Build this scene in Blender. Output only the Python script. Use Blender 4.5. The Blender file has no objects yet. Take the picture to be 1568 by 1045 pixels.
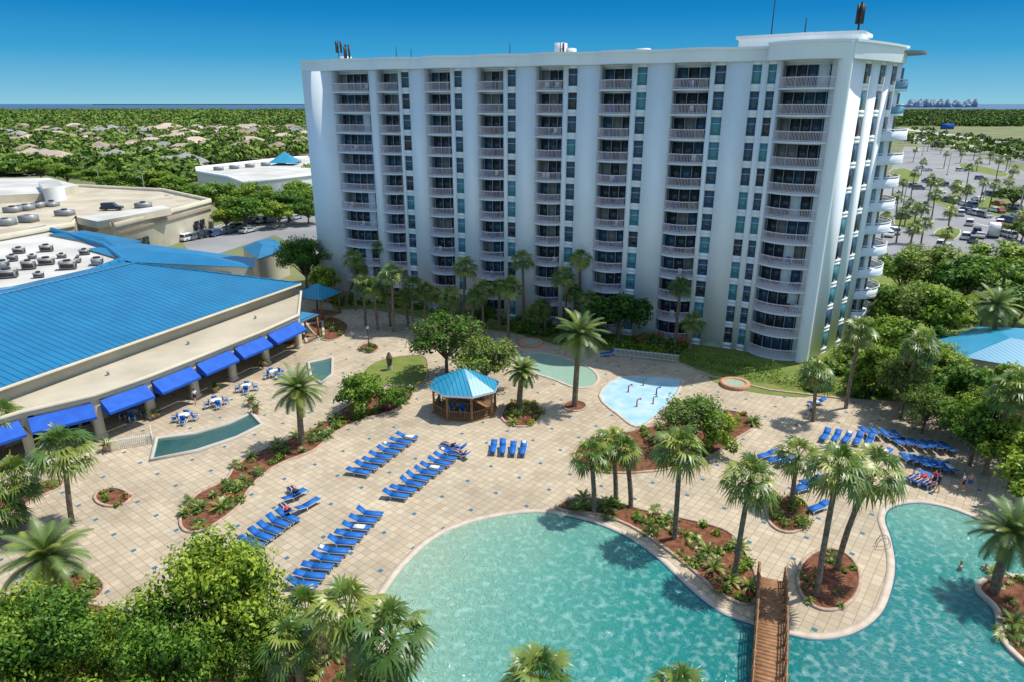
import bpy, math, random
import numpy as np
from mathutils import Vector, Matrix
random.seed(7); RNG=np.random.default_rng(7)
scene=bpy.context.scene
CAMH=30.0; F=1045.0; PITCH=math.radians(19.2); CP,SP=math.cos(PITCH),math.sin(PITCH)
# survey: bearing readings (from the original site photo) -> plan position in metres at height z
def P(u,v,z=0.0):
    a=(u-784)/F; d=(v-522)/F
    y=CP-d*SP; zz=-SP-d*CP
    t=(z-CAMH)/zz
    return (a*t, y*t)
def PH(base,crown):
    """height above ground and lean of something whose foot/top were surveyed"""
    bx,by=P(*base); a=(crown[0]-784)/F; d=(crown[1]-522)/F
    y=CP-d*SP; t=by/y
    return bx,by,CAMH+t*(-SP-d*CP),a*t-bx
# ---------------------------------------------------------------- materials
def mat(name,col,rough=0.8,col2=None,scale=1.0,detail=4,spec=0.3,metal=0.0,bump=0.0,bscale=None,transl=0.0,var=0.0):
    m=bpy.data.materials.new(name); m.use_nodes=True; nt=m.node_tree; N=nt.nodes; L=nt.links
    b=N['Principled BSDF']; b.inputs['Roughness'].default_value=rough; b.inputs['Metallic'].default_value=metal
    b.inputs['Specular IOR Level'].default_value=spec
    b.inputs['Base Color'].default_value=(*col,1)
    geo=N.new('ShaderNodeNewGeometry'); out=None
    if col2 is not None:
        n=N.new('ShaderNodeTexNoise'); n.inputs['Scale'].default_value=scale; n.inputs['Detail'].default_value=detail
        L.new(geo.outputs['Position'],n.inputs['Vector'])
        r=N.new('ShaderNodeValToRGB'); r.color_ramp.elements[0].position=.35; r.color_ramp.elements[1].position=.65
        r.color_ramp.elements[0].color=(*col,1); r.color_ramp.elements[1].color=(*col2,1)
        L.new(n.outputs['Fac'],r.inputs['Fac']); L.new(r.outputs['Color'],b.inputs['Base Color']); out=r.outputs['Color']
    if var>0:
        oi=N.new('ShaderNodeObjectInfo'); hs=N.new('ShaderNodeHueSaturation')
        mr=N.new('ShaderNodeMapRange'); mr.inputs['To Min'].default_value=1-var; mr.inputs['To Max'].default_value=1+var
        L.new(oi.outputs['Random'],mr.inputs['Value']); L.new(mr.outputs['Result'],hs.inputs['Value'])
        mr2=N.new('ShaderNodeMapRange'); mr2.inputs['To Min'].default_value=.5+var*.08; mr2.inputs['To Max'].default_value=.5-var*.08
        L.new(oi.outputs['Random'],mr2.inputs['Value']); L.new(mr2.outputs['Result'],hs.inputs['Hue'])
        if out is None: hs.inputs['Color'].default_value=(*col,1)
        else: L.new(out,hs.inputs['Color'])
        out=hs.outputs['Color']; L.new(out,b.inputs['Base Color'])
    if bump>0:
        n2=N.new('ShaderNodeTexNoise'); n2.inputs['Scale'].default_value=bscale or scale*3; L.new(geo.outputs['Position'],n2.inputs['Vector'])
        bp=N.new('ShaderNodeBump'); bp.inputs['Strength'].default_value=bump; bp.inputs['Distance'].default_value=.1
        L.new(n2.outputs['Fac'],bp.inputs['Height']); L.new(bp.outputs['Normal'],b.inputs['Normal'])
    if transl>0:
        t=N.new('ShaderNodeBsdfTranslucent'); mx=N.new('ShaderNodeMixShader'); mx.inputs[0].default_value=transl
        if out is None: t.inputs['Color'].default_value=(min(1,col[0]*1.6),min(1,col[1]*1.6),col[2]*.8,1)
        else:
            L.new(out,t.inputs['Color'])
        L.new(b.outputs[0],mx.inputs[1]); L.new(t.outputs[0],mx.inputs[2]); L.new(mx.outputs[0],N['Material Output'].inputs['Surface'])
    return m
M={}
M['wall']=mat('white_stucco',(.86,.90,.92),.85,(.91,.94,.95),.22,3)
M['wallwarm']=mat('cream_stucco',(.52,.47,.36),.85,(.62,.56,.43),.3,5)
M['trim']=mat('white_trim',(.78,.78,.77),.5)
M['rail']=mat('balcony_rail_paint',(.80,.68,.72),.5)
M['slab']=mat('balcony_slab',(.76,.79,.83),.8)
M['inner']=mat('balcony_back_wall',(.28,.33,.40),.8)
M['gl1']=mat('dark_glass',(.015,.025,.04),.08,spec=.8)
M['gl2']=mat('blue_glass',(.02,.07,.13),.08,spec=.8)
M['gl3']=mat('teal_glass',(.05,.24,.30),.1,spec=.8)
M['curt']=mat('curtain_glass',(.22,.21,.19),.25,spec=.6)
M['redd']=mat('balcony_furniture',(.16,.07,.05),.6)
M['roofgrey']=mat('flat_roof_membrane',(.34,.335,.31),.9,(.44,.43,.40),.15,6)
M['roofcream']=mat('cream_roof',(.37,.325,.24),.9,(.50,.445,.34),.16,9)
M['roofwhite']=mat('weathered_white_roof',(.40,.39,.36),.9,(.55,.54,.50),.12,9)
M['metal']=mat('galvanised_metal',(.30,.31,.32),.5,metal=.3)
M['dark']=mat('dark_metal',(.04,.04,.045),.5)
M['wood']=mat('timber',(.24,.12,.055),.7,(.34,.18,.09),3,4)
M['awn']=mat('blue_canvas',(.010,.085,.44),.75,(.015,.11,.52),1.2,3)
M['sling']=mat('blue_sling',(.008,.10,.38),.6,(.012,.14,.46),2,3)
M['plastic']=mat('white_plastic',(.7,.7,.7),.4)
M['towel']=mat('towel',(.7,.7,.67),.9)
M['asphalt']=mat('asphalt',(.20,.20,.205),.9,(.27,.27,.27),.05,8)
M['paint']=mat('road_paint',(.7,.7,.66),.7)
M['concrete']=mat('concrete',(.42,.39,.34),.9,(.50,.47,.41),.4,5)
M['curb']=mat('stone_edging',(.36,.25,.18),.85,(.48,.36,.27),2.5,3)
M['coping']=mat('pool_coping',(.46,.38,.30),.8,(.56,.47,.38),1.5,4)
M['tile']=mat('pool_tile_band',(.01,.10,.16),.3,(.02,.15,.22),4,2)
M['mulch']=mat('pine_mulch',(.10,.035,.018),.95,(.22,.09,.045),2.2,8,bump=.6,bscale=9)
M['lawn']=mat('lawn_grass',(.19,.20,.05),.95,(.11,.18,.03),.7,8,bump=.5,bscale=12)
M['bark']=mat('tree_bark',(.12,.085,.06),.95,(.19,.15,.11),3,5)
M['ptrunk']=mat('palm_trunk',(.15,.11,.08),.95,(.30,.23,.16),4,5,bump=.8,bscale=9)
M['pf1']=mat('palm_frond_green',(.10,.18,.025),.4,spec=.6,transl=.25,var=.25)
M['pf2']=mat('palm_frond_yellow',(.26,.31,.05),.4,spec=.6,transl=.25,var=.25)
M['pf3']=mat('date_palm_frond',(.13,.20,.055),.45,spec=.5,transl=.2,var=.2)
M['pdead']=mat('palm_dead_frond',(.26,.18,.08),.9)
M['lf1']=mat('leaf_dark',(.045,.11,.015),.5,transl=.3,var=.3)
M['lf2']=mat('leaf_mid',(.12,.24,.02),.5,transl=.35,var=.3)
M['lf3']=mat('leaf_bright',(.26,.38,.04),.5,transl=.35,var=.3)
M['lfo1']=mat('leaf_olive_dark',(.10,.14,.04),.6,transl=.3,var=.2)
M['lfo2']=mat('leaf_olive',(.25,.29,.09),.6,transl=.35,var=.2)
M['flower']=mat('flower_petals',(.55,.12,.10),.7)
M['skin']=mat('skin',(.55,.33,.24),.6)
M['hair']=mat('hair',(.06,.035,.02),.7)
M['c_red']=mat('cloth_red',(.6,.05,.08),.8); M['c_dark']=mat('cloth_dark',(.03,.03,.05),.8); M['c_white']=mat('cloth_white',(.75,.75,.75),.8)
M['rubber']=mat('tyre',(.02,.02,.02),.8)
M['light']=mat('lamp_lens',(.8,.8,.7),.3)
M['terra']=mat('terracotta',(.45,.21,.12),.8,(.55,.29,.18),3)
M['skyl']=mat('distant_towers',(.35,.42,.50),.9)  # distance haze put into the bluish base colour

def nodes(m): return m.node_tree.nodes,m.node_tree.links,m.node_tree.nodes['Principled BSDF']
def metal_roof(name,ang,c1,c2,pitch=0.55):
    m=mat(name,c1,.4,spec=.5); N,L,b=nodes(m)
    g=N.new('ShaderNodeNewGeometry'); mp=N.new('ShaderNodeMapping'); mp.inputs['Rotation'].default_value=(0,0,-ang)
    L.new(g.outputs['Position'],mp.inputs['Vector']); s=N.new('ShaderNodeSeparateXYZ'); L.new(mp.outputs[0],s.inputs[0])
    d=N.new('ShaderNodeMath'); d.operation='DIVIDE'; d.inputs[1].default_value=pitch; L.new(s.outputs['X'],d.inputs[0])
    fr=N.new('ShaderNodeMath'); fr.operation='FRACT'; L.new(d.outputs[0],fr.inputs[0])
    lt=N.new('ShaderNodeMath'); lt.operation='LESS_THAN'; lt.inputs[1].default_value=.14; L.new(fr.outputs[0],lt.inputs[0])
    n=N.new('ShaderNodeTexNoise'); n.inputs['Scale'].default_value=.25; n.inputs['Detail'].default_value=8; n.inputs['Roughness'].default_value=.65; L.new(g.outputs['Position'],n.inputs['Vector'])
    r=N.new('ShaderNodeValToRGB'); r.color_ramp.elements[0].position=.3; r.color_ramp.elements[1].position=.7
    r.color_ramp.elements[0].color=(*c1,1); r.color_ramp.elements[1].color=(*c2,1); L.new(n.outputs['Fac'],r.inputs['Fac'])
    mx=N.new('ShaderNodeMix'); mx.data_type='RGBA'; mx.inputs[7].default_value=(c1[0]*.4,c1[1]*.45,c1[2]*.5,1)
    L.new(lt.outputs[0],mx.inputs[0]); L.new(r.outputs[0],mx.inputs[6]); L.new(mx.outputs[2],b.inputs['Base Color'])
    bp=N.new('ShaderNodeBump'); bp.inputs['Distance'].default_value=.05; bp.inputs['Strength'].default_value=.6; L.new(lt.outputs[0],bp.inputs['Height']); L.new(bp.outputs[0],b.inputs['Normal'])
    return m
EAVE_ANG=math.atan2(37.5,15.8)
M['broof']=metal_roof('blue_standing_seam_roof',EAVE_ANG,(.003,.125,.27),(.006,.175,.35),.75)
M['broof2']=metal_roof('blue_standing_seam_roof_b',EAVE_ANG+math.pi/2,(.005,.15,.32),(.01,.20,.40),.75)
M['broof3']=metal_roof('light_blue_metal_roof',.3,(.015,.23,.38),(.03,.29,.45),.4)
def paving():
    m=mat('tan_pavers',(.5,.42,.32),.85); N,L,b=nodes(m)
    g=N.new('ShaderNodeNewGeometry'); mp=N.new('ShaderNodeMapping'); mp.inputs['Rotation'].default_value=(0,0,math.radians(38))
    L.new(g.outputs['Position'],mp.inputs['Vector'])
    br=N.new('ShaderNodeTexBrick'); br.offset=0.0; br.inputs['Scale'].default_value=1.0
    br.inputs['Brick Width'].default_value=.62; br.inputs['Row Height'].default_value=.62; br.inputs['Mortar Size'].default_value=.026
    br.inputs['Mortar Smooth'].default_value=.3
    br.inputs['Color1'].default_value=(.41,.34,.245,1); br.inputs['Color2'].default_value=(.50,.425,.315,1); br.inputs['Mortar'].default_value=(.28,.225,.155,1)
    L.new(mp.outputs[0],br.inputs['Vector'])
    n=N.new('ShaderNodeTexNoise'); n.inputs['Scale'].default_value=.12; n.inputs['Detail'].default_value=9; n.inputs['Roughness'].default_value=.72; L.new(g.outputs['Position'],n.inputs['Vector'])
    r=N.new('ShaderNodeValToRGB'); r.color_ramp.elements[0].position=.32; r.color_ramp.elements[1].position=.66
    r.color_ramp.elements[0].color=(.72,.70,.68,1); r.color_ramp.elements[1].color=(1.1,1.09,1.06,1); L.new(n.outputs['Fac'],r.inputs['Fac'])
    mu=N.new('ShaderNodeMix'); mu.data_type='RGBA'; mu.blend_type='MULTIPLY'; mu.inputs[0].default_value=1
    L.new(br.outputs['Color'],mu.inputs[6]); L.new(r.outputs[0],mu.inputs[7])
    s=N.new('ShaderNodeSeparateXYZ'); L.new(mp.outputs[0],s.inputs[0])
    res=[]
    for ax in 'XY':
        d=N.new('ShaderNodeMath'); d.operation='DIVIDE'; d.inputs[1].default_value=3.1; L.new(s.outputs[ax],d.inputs[0])
        f=N.new('ShaderNodeMath'); f.operation='FRACT'; L.new(d.outputs[0],f.inputs[0])
        l=N.new('ShaderNodeMath'); l.operation='LESS_THAN'; l.inputs[1].default_value=.105; L.new(f.outputs[0],l.inputs[0]); res.append(l)
    a=N.new('ShaderNodeMath'); a.operation='MULTIPLY'; L.new(res[0].outputs[0],a.inputs[0]); L.new(res[1].outputs[0],a.inputs[1])
    mx=N.new('ShaderNodeMix'); mx.data_type='RGBA'; mx.inputs[7].default_value=(.05,.14,.20,1); L.new(a.outputs[0],mx.inputs[0]); L.new(mu.outputs[2],mx.inputs[6])
    L.new(mx.outputs[2],b.inputs['Base Color']); return m
M['pave']=paving()
def water(name,stops,center,rng,bump=.35,sc=1.6,caustic=.25,rough=.06):
    m=mat(name,stops[0][1],rough,spec=.5); N,L,b=nodes(m)
    g=N.new('ShaderNodeNewGeometry'); vs=N.new('ShaderNodeVectorMath'); vs.operation='DISTANCE'; vs.inputs[1].default_value=(*center,0)
    L.new(g.outputs['Position'],vs.inputs[0])
    n0=N.new('ShaderNodeTexNoise'); n0.inputs['Scale'].default_value=.35; n0.inputs['Detail'].default_value=4; L.new(g.outputs['Position'],n0.inputs['Vector'])
    ad=N.new('ShaderNodeMath'); ad.operation='MULTIPLY_ADD'; ad.inputs[1].default_value=rng*.12; L.new(n0.outputs['Fac'],ad.inputs[0]); L.new(vs.outputs['Value'],ad.inputs[2])
    mr=N.new('ShaderNodeMapRange'); mr.inputs['From Max'].default_value=rng; L.new(ad.outputs[0],mr.inputs['Value'])
    r=N.new('ShaderNodeValToRGB'); e=r.color_ramp.elements
    e[0].position=stops[0][0]; e[0].color=(*stops[0][1],1); e[1].position=stops[-1][0]; e[1].color=(*stops[-1][1],1)
    for p,c in stops[1:-1]:
        k=e.new(p); k.color=(*c,1)
    L.new(mr.outputs[0],r.inputs['Fac'])
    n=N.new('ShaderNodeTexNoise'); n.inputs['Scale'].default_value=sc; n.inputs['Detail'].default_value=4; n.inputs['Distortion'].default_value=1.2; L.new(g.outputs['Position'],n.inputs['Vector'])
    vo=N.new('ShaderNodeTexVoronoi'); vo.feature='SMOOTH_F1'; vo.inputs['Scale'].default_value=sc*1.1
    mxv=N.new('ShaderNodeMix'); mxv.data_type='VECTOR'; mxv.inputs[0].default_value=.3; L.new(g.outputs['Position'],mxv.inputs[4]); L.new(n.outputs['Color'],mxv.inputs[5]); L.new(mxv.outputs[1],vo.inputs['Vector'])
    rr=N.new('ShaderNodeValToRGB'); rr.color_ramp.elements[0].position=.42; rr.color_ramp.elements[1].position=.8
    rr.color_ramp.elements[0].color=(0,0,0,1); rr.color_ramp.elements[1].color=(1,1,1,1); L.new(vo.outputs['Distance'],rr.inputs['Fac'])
    mm=N.new('ShaderNodeMath'); mm.operation='MULTIPLY'; mm.inputs[1].default_value=caustic; L.new(rr.outputs[0],mm.inputs[0])
    mx=N.new('ShaderNodeMix'); mx.data_type='RGBA'; mx.inputs[7].default_value=(.42,.66,.60,1); L.new(mm.outputs[0],mx.inputs[0]); L.new(r.outputs[0],mx.inputs[6])  # lighter Voronoi web: caustic light painted into the water colour
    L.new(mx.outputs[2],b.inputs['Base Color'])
    bp=N.new('ShaderNodeBump'); bp.inputs['Strength'].default_value=bump; bp.inputs['Distance'].default_value=.2; L.new(n.outputs['Fac'],bp.inputs['Height']); L.new(bp.outputs[0],b.inputs['Normal'])
    return m
deep=P(1330,1045)
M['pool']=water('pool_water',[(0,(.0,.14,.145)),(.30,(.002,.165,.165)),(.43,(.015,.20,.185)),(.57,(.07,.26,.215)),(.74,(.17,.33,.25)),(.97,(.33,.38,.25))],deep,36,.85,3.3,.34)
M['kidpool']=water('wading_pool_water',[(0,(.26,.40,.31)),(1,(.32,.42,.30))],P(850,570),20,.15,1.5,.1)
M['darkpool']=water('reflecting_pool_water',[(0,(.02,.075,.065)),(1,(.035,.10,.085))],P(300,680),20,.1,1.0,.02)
M['sea']=water('sea_water',[(0,(.01,.06,.14)),(1,(.015,.10,.19))],(0,3000),30000,.1,.01,.0,.4)
M['ground']=mat('scrub_ground',(.12,.15,.05),.95,(.20,.20,.10),.03,10)
def far_mat(name,c1,c2):
    m=mat(name,c1,.9,c2,.06,4); return m
M['far1']=far_mat('far_foliage_dark',(.05,.10,.018),(.09,.15,.025))
M['far2']=far_mat('far_foliage_light',(.12,.21,.025),(.19,.26,.05))
M['far3']=far_mat('horizon_foliage',(.06,.10,.06),(.08,.13,.07))  # bluer green, with the far haze painted into the foliage colour

# ---------------------------------------------------------------- mesh builder
class MB:
    def __init__(s): s.V=[];s.Fc=[];s.n=0;s.mats=[]
    def mi(s,k):
        if k not in s.mats: s.mats.append(k)
        return s.mats.index(k)
    def add(s,V,Fa,k):
        V=np.asarray(V,float).reshape(-1,3); Fa=np.atleast_2d(np.asarray(Fa,dtype=np.int64))
        mi=s.mi(k) if isinstance(k,str) else k
        s.V.append(V); s.Fc.append((Fa+s.n,mi)); s.n+=len(V)
    def box(s,x0,x1,y0,y1,z0,z1,k,T=None):
        V=np.array([(x,y,z) for z in (z0,z1) for x,y in ((x0,y0),(x1,y0),(x1,y1),(x0,y1))],float)
        if T is not None: V=T(V)
        s.add(V,[(0,3,2,1),(4,5,6,7),(0,1,5,4),(1,2,6,5),(2,3,7,6),(3,0,4,7)],k)
    def prism(s,pts,z0,z1,kside,ktop=None,T=None,bottom=False):
        pts=np.asarray(pts,float); n=len(pts)
        a=0.5*sum(pts[i][0]*pts[(i+1)%n][1]-pts[(i+1)%n][0]*pts[i][1] for i in range(n))
        if a<0: pts=pts[::-1]
        lo=np.c_[pts,np.full(n,z0)]; hi=np.c_[pts,np.full(n,z1)]
        V=np.vstack([lo,hi])
        if T is not None: V=T(V)
        i=np.arange(n); j=(i+1)%n
        s.add(V,np.c_[i,j,j+n,i+n],kside)
        s.add(V[n:],np.arange(n)[None],ktop or kside)
        if bottom: s.add(V[:n],np.arange(n)[None,::-1],kside)
    def sheet(s,pts,z,k):
        pts=np.asarray(pts,float); n=len(pts)
        a=0.5*sum(pts[i][0]*pts[(i+1)%n][1]-pts[(i+1)%n][0]*pts[i][1] for i in range(n))
        if a<0: pts=pts[::-1]
        s.add(np.c_[pts,np.full(n,z)],np.arange(n)[None],k)
    def cyl(s,p0,p1,r0,r1,k,n=8,cap=True):
        p0=np.array(p0,float);p1=np.array(p1,float);d=p1-p0;d/=max(np.linalg.norm(d),1e-9)
        a=np.cross(d,(0,0,1) if abs(d[2])<.9 else (1,0,0));a/=np.linalg.norm(a);b=np.cross(d,a)
        t=np.linspace(0,2*np.pi,n,endpoint=False); ring=np.outer(np.cos(t),a)-np.outer(np.sin(t),b)
        V=np.vstack([p0+ring*r0,p1+ring*r1]); i=np.arange(n);j=(i+1)%n
        s.add(V,np.c_[i,i+n,j+n,j][:,::-1],k)
        if cap: s.add(V[n:],i[None][:, ::-1],k)
    def band(s,pts,w,z0,z1,k,closed=True):
        pts=np.asarray(pts,float); n=len(pts)
        nx=np.roll(pts,-1,0) if closed else np.vstack([pts[1:],2*pts[-1]-pts[-2]])
        pv=np.roll(pts,1,0) if closed else np.vstack([2*pts[0]-pts[1],pts[:-1]])
        t=nx-pv; t/=np.linalg.norm(t,axis=1)[:,None]+1e-9; nr=np.c_[t[:,1],-t[:,0]]
        A=pts+nr*w/2; B=pts-nr*w/2
        V=np.vstack([np.c_[A,np.full(n,z0)],np.c_[A,np.full(n,z1)],np.c_[B,np.full(n,z1)],np.c_[B,np.full(n,z0)]])
        m=n if closed else n-1; i=np.arange(m); j=(i+1)%n
        s.add(V,np.vstack([np.c_[i,j,j+n,i+n],np.c_[i+n,j+n,j+2*n,i+2*n],np.c_[i+2*n,j+2*n,j+3*n,i+3*n]]),k)
    def build(s,name,parent=None,loc=None,smooth=False):
        me=bpy.data.meshes.new(name)
        V=np.vstack(s.V); me.vertices.add(len(V)); me.vertices.foreach_set('co',V.ravel())
        loops=np.concatenate([f.ravel() for f,_ in s.Fc]); tot=np.concatenate([np.full(len(f),f.shape[1]) for f,_ in s.Fc])
        mi=np.concatenate([np.full(len(f),m) for f,m in s.Fc])
        start=np.concatenate([[0],np.cumsum(tot)[:-1]])
        me.loops.add(len(loops)); me.loops.foreach_set('vertex_index',loops.astype(np.int32))
        me.polygons.add(len(tot)); me.polygons.foreach_set('loop_start',start.astype(np.int32))
        try: me.polygons.foreach_set('loop_total',tot.astype(np.int32))
        except Exception: pass
        for k in s.mats: me.materials.append(M[k])
        me.polygons.foreach_set('material_index',mi.astype(np.int32))
        if smooth: me.polygons.foreach_set('use_smooth',np.ones(len(tot),bool))
        me.update(calc_edges=True); me.validate()
        return obj(name,me,parent,loc)
def obj(name,me,parent=None,loc=None,rot=0,scale=1):
    o=bpy.data.objects.new(name,me); scene.collection.objects.link(o)
    if parent is not None: o.parent=parent
    if loc is not None: o.location=loc
    o.rotation_euler=(0,0,rot)
    o.scale=(scale,)*3 if not hasattr(scale,'__len__') else scale
    return o
def empty(name,loc=(0,0,0)):
    o=bpy.data.objects.new(name,None); scene.collection.objects.link(o); o.location=loc; return o
def smooth_closed(pix,z=0,sub=6):
    p=np.array([P(u,v,z) for u,v in pix]); n=len(p); out=[]
    for i in range(n):
        a,b,c,d=p[i-1],p[i],p[(i+1)%n],p[(i+2)%n]
        for k in range(sub):
            t=k/sub; out.append(.5*((2*b)+(c-a)*t+(2*a-5*b+4*c-d)*t*t+(3*b-a-3*c+d)*t**3))
    return np.array(out)
def rawp(pix,z=0): return np.array([P(u,v,z) for u,v in pix])
def inside(pt,poly):
    x,y=pt; c=False; n=len(poly); j=n-1
    for i in range(n):
        xi,yi=poly[i];xj,yj=poly[j]
        if (yi>y)!=(yj>y) and x<(xj-xi)*(y-yi)/(yj-yi)+xi: c=not c
        j=i
    return c
def inset(pts,d):
    t=np.roll(pts,-1,0)-np.roll(pts,1,0); t/=np.linalg.norm(t,axis=1)[:,None]+1e-9; nr=np.c_[-t[:,1],t[:,0]]
    a=.5*np.sum(pts[:,0]*np.roll(pts[:,1],-1)-np.roll(pts[:,0],-1)*pts[:,1])
    return pts+nr*d*(1 if a>0 else -1)
def ell(u,v,ru,rv,n=10): return [(u+ru*math.cos(i*2*math.pi/n),v+rv*math.sin(i*2*math.pi/n)) for i in range(n)]

# ---------------------------------------------------------------- foliage generators
def leafcloud(rng,centers,radii,n,size,mats,mb,flat=.75,shell=.55):
    centers=np.asarray(centers,float); radii=np.asarray(radii,float)
    w=radii**2; idx=rng.choice(len(centers),n,p=w/w.sum())
    d=rng.normal(size=(n,3)); d/=np.linalg.norm(d,axis=1)[:,None]
    r=(shell+(1-shell)*rng.random(n)**.7)
    kn=1+.22*np.sin(d[:,0]*5+idx)+.18*np.sin(d[:,1]*7+2*idx)
    pos=centers[idx]+d*(radii[idx]*r*kn)[:,None]*np.array([1,1,flat])
    nr=d+rng.normal(size=(n,3))*.6+np.array([0,0,.35]); nr/=np.linalg.norm(nr,axis=1)[:,None]
    a=np.cross(nr,rng.normal(size=(n,3))); a/=np.linalg.norm(a,axis=1)[:,None]; b=np.cross(nr,a)
    sz=size*(.6+.8*rng.random(n))[:,None]
    V=np.stack([pos-a*sz*.9,pos+b*sz*.45,pos+a*sz*.9,pos-b*sz*.45],1)
    lobe=rng.random(len(centers))*.9
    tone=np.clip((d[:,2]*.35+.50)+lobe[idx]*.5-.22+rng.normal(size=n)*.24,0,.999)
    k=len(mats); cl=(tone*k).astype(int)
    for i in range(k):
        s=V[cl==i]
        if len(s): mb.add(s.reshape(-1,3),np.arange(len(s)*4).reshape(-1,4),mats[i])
def tree_mesh(name,seed,R,zc,n,leaf,mats,nl=16,flat=.75,trunk=.22):
    rng=np.random.default_rng(seed); mb=MB()
    C=[];Rr=[]
    for i in range(nl):
        az=i*2.399+rng.random()*.6; el=rng.uniform(-.5,1.4); rr=R*rng.uniform(.42,.86)
        c=np.array([math.cos(az)*math.cos(el)*rr,math.sin(az)*math.cos(el)*rr,zc+math.sin(el)*rr*flat]); C.append(c); Rr.append(R*rng.uniform(.20,.40))
    C.append(np.array([0,0,zc])); Rr.append(R*.42)
    fork=np.array([rng.uniform(-.2,.2),rng.uniform(-.2,.2),max(.6,zc-R*.7)])
    mb.cyl((0,0,-.1),fork,trunk,trunk*.75,'bark')
    for c in C[:-1]:
        mid=(fork+c)/2+np.array([0,0,.15*R])
        mb.cyl(fork,mid,trunk*.5,trunk*.3,'bark',5); mb.cyl(mid,c,trunk*.3,trunk*.1,'bark',4)
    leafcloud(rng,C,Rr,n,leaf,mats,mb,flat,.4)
    o=mb.build(name); me=o.data; bpy.data.objects.remove(o); return me
G=['lf1','lf2','lf3']; O=['lfo1','lfo2','lf2']
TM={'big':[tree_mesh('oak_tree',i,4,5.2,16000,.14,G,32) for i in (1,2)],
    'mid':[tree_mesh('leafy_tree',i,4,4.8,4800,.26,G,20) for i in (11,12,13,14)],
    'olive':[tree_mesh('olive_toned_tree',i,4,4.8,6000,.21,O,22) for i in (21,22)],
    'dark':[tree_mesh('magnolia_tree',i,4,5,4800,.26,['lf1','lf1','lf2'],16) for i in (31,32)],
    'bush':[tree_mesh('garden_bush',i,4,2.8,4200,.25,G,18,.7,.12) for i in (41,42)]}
def tree(kind,u,v,zc,R,name):
    me=random.choice(TM[kind]); base={'big':5.2,'mid':4.8,'olive':4.8,'dark':5,'bush':2.8}[kind]
    x,y=P(u,v,zc); s=R/4; sz=zc/base
    return obj(name,me,None,(x,y,0),random.uniform(0,6.28),(s,s,sz))
def fan_crown(mb,rng,top,scale=1.0,mk=('pf1','pf2'),nf=36):
    top=np.array(top,float); scale=scale*.94
    for i in range(nf):
        f=i/nf; el=math.radians(85-125*f**.85+rng.uniform(-10,10)); az=i*2.39996+rng.uniform(-.25,.25)
        h=np.array([math.cos(az),math.sin(az),0]); up=np.array([0,0,1.]); t=h*math.cos(el)+up*math.sin(el)
        Lp=rng.uniform(.85,1.35)*scale; c=top+t*Lp+np.array([0,0,-.10*Lp]); k='pdead' if (f>.9 and rng.random()<.5) else mk[0] if rng.random()<.55 else mk[1]
        b=np.cross(t,up); b/=np.linalg.norm(b)+1e-9
        roll=rng.uniform(-.5,.5); nrm=np.cross(b,t); b=b*math.cos(roll)+nrm*math.sin(roll); nrm=np.cross(b,t)
        w=b*.028*scale; mb.add([top-w,top+w,c+w,c-w],[(0,1,2,3)],k)
        ns=13; a=np.radians(np.linspace(-112,112,ns))+rng.normal(size=ns)*.05
        R=scale*rng.uniform(.75,1.02)*(.68+.32*np.cos(a*.8))
        t2=t*.9+np.array([0,0,-.42]); t2/=np.linalg.norm(t2)
        d=np.outer(np.cos(a),t2)+np.outer(np.sin(a),b)
        pw=np.outer(-np.sin(a),t2)+np.outer(np.cos(a),b)
        mid=c+d*(R*.5)[:,None]+nrm*(.06*scale); wid=(R*.08)[:,None]
        tip=c+d*(R*rng.uniform(.9,1.15,ns))[:,None]+np.array([0,0,-1])*(R*rng.uniform(.2,.6,ns))[:,None]
        V=np.stack([np.repeat(c[None],ns,0),mid-pw*wid,tip,mid+pw*wid],1).reshape(-1,3)
        ix=np.arange(ns)*4; mb.add(V,np.vstack([np.c_[ix,ix+1,ix+3],np.c_[ix+1,ix+2,ix+3]]),k)
def pinnate_crown(mb,rng,top,L=2.6,nf=34,k1='pf3',k2='pf1',low=-35,hi=80,nl=20,lw=.05,ll=.24):
    top=np.array(top,float)
    for i in range(nf):
        f=i/nf; el=math.radians(hi-(hi-low)*f+rng.uniform(-6,6)); az=i*2.39996+rng.uniform(-.15,.15)
        h=np.array([math.cos(az),math.sin(az),0.]); Lf=L*rng.uniform(.85,1.1)
        s=np.linspace(0,1,nl+1); ang=el-s**1.3*math.radians(62); ds=Lf/nl
        x=np.concatenate([[0],np.cumsum(np.cos(ang[:-1])*ds)]); z=np.concatenate([[0],np.cumsum(np.sin(ang[:-1])*ds)])
        pts=top+np.outer(x,h)+np.outer(z,[0,0,1]); side=np.array([-h[1],h[0],0])
        r_=rng.random(); k=k1 if r_<.55 else k2 if r_<.8 else 'pf2'
        w=.025; A=pts[:-1];B=pts[1:]; V=np.stack([A-side*w,A+side*w,B+side*w,B-side*w],1).reshape(-1,3); mb.add(V,np.arange(nl*4).reshape(-1,4),k)
        T=B-A; T/=np.linalg.norm(T,axis=1)[:,None]
        sm=(s[:-1]+s[1:])/2; Ll=L*ll*np.sin(np.pi*np.clip(sm*.85+.13,0,1))**.6
        for sg in (1,-1):
            for off in (0,.5):
                base=A+(B-A)*off; d=side*sg*.8+T*.55+np.array([0,0,.12]); d/=np.linalg.norm(d,axis=1)[:,None]
                Lj=(Ll*rng.uniform(.8,1.15,nl))[:,None]
                tip=base+d*Lj+np.array([0,0,-1])*Lj*.3
                V=np.stack([base-T*lw,tip,base+T*lw],1).reshape(-1,3); V=V[6:] ; mb.add(V,np.arange(len(V)).reshape(-1,3),k)
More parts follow.
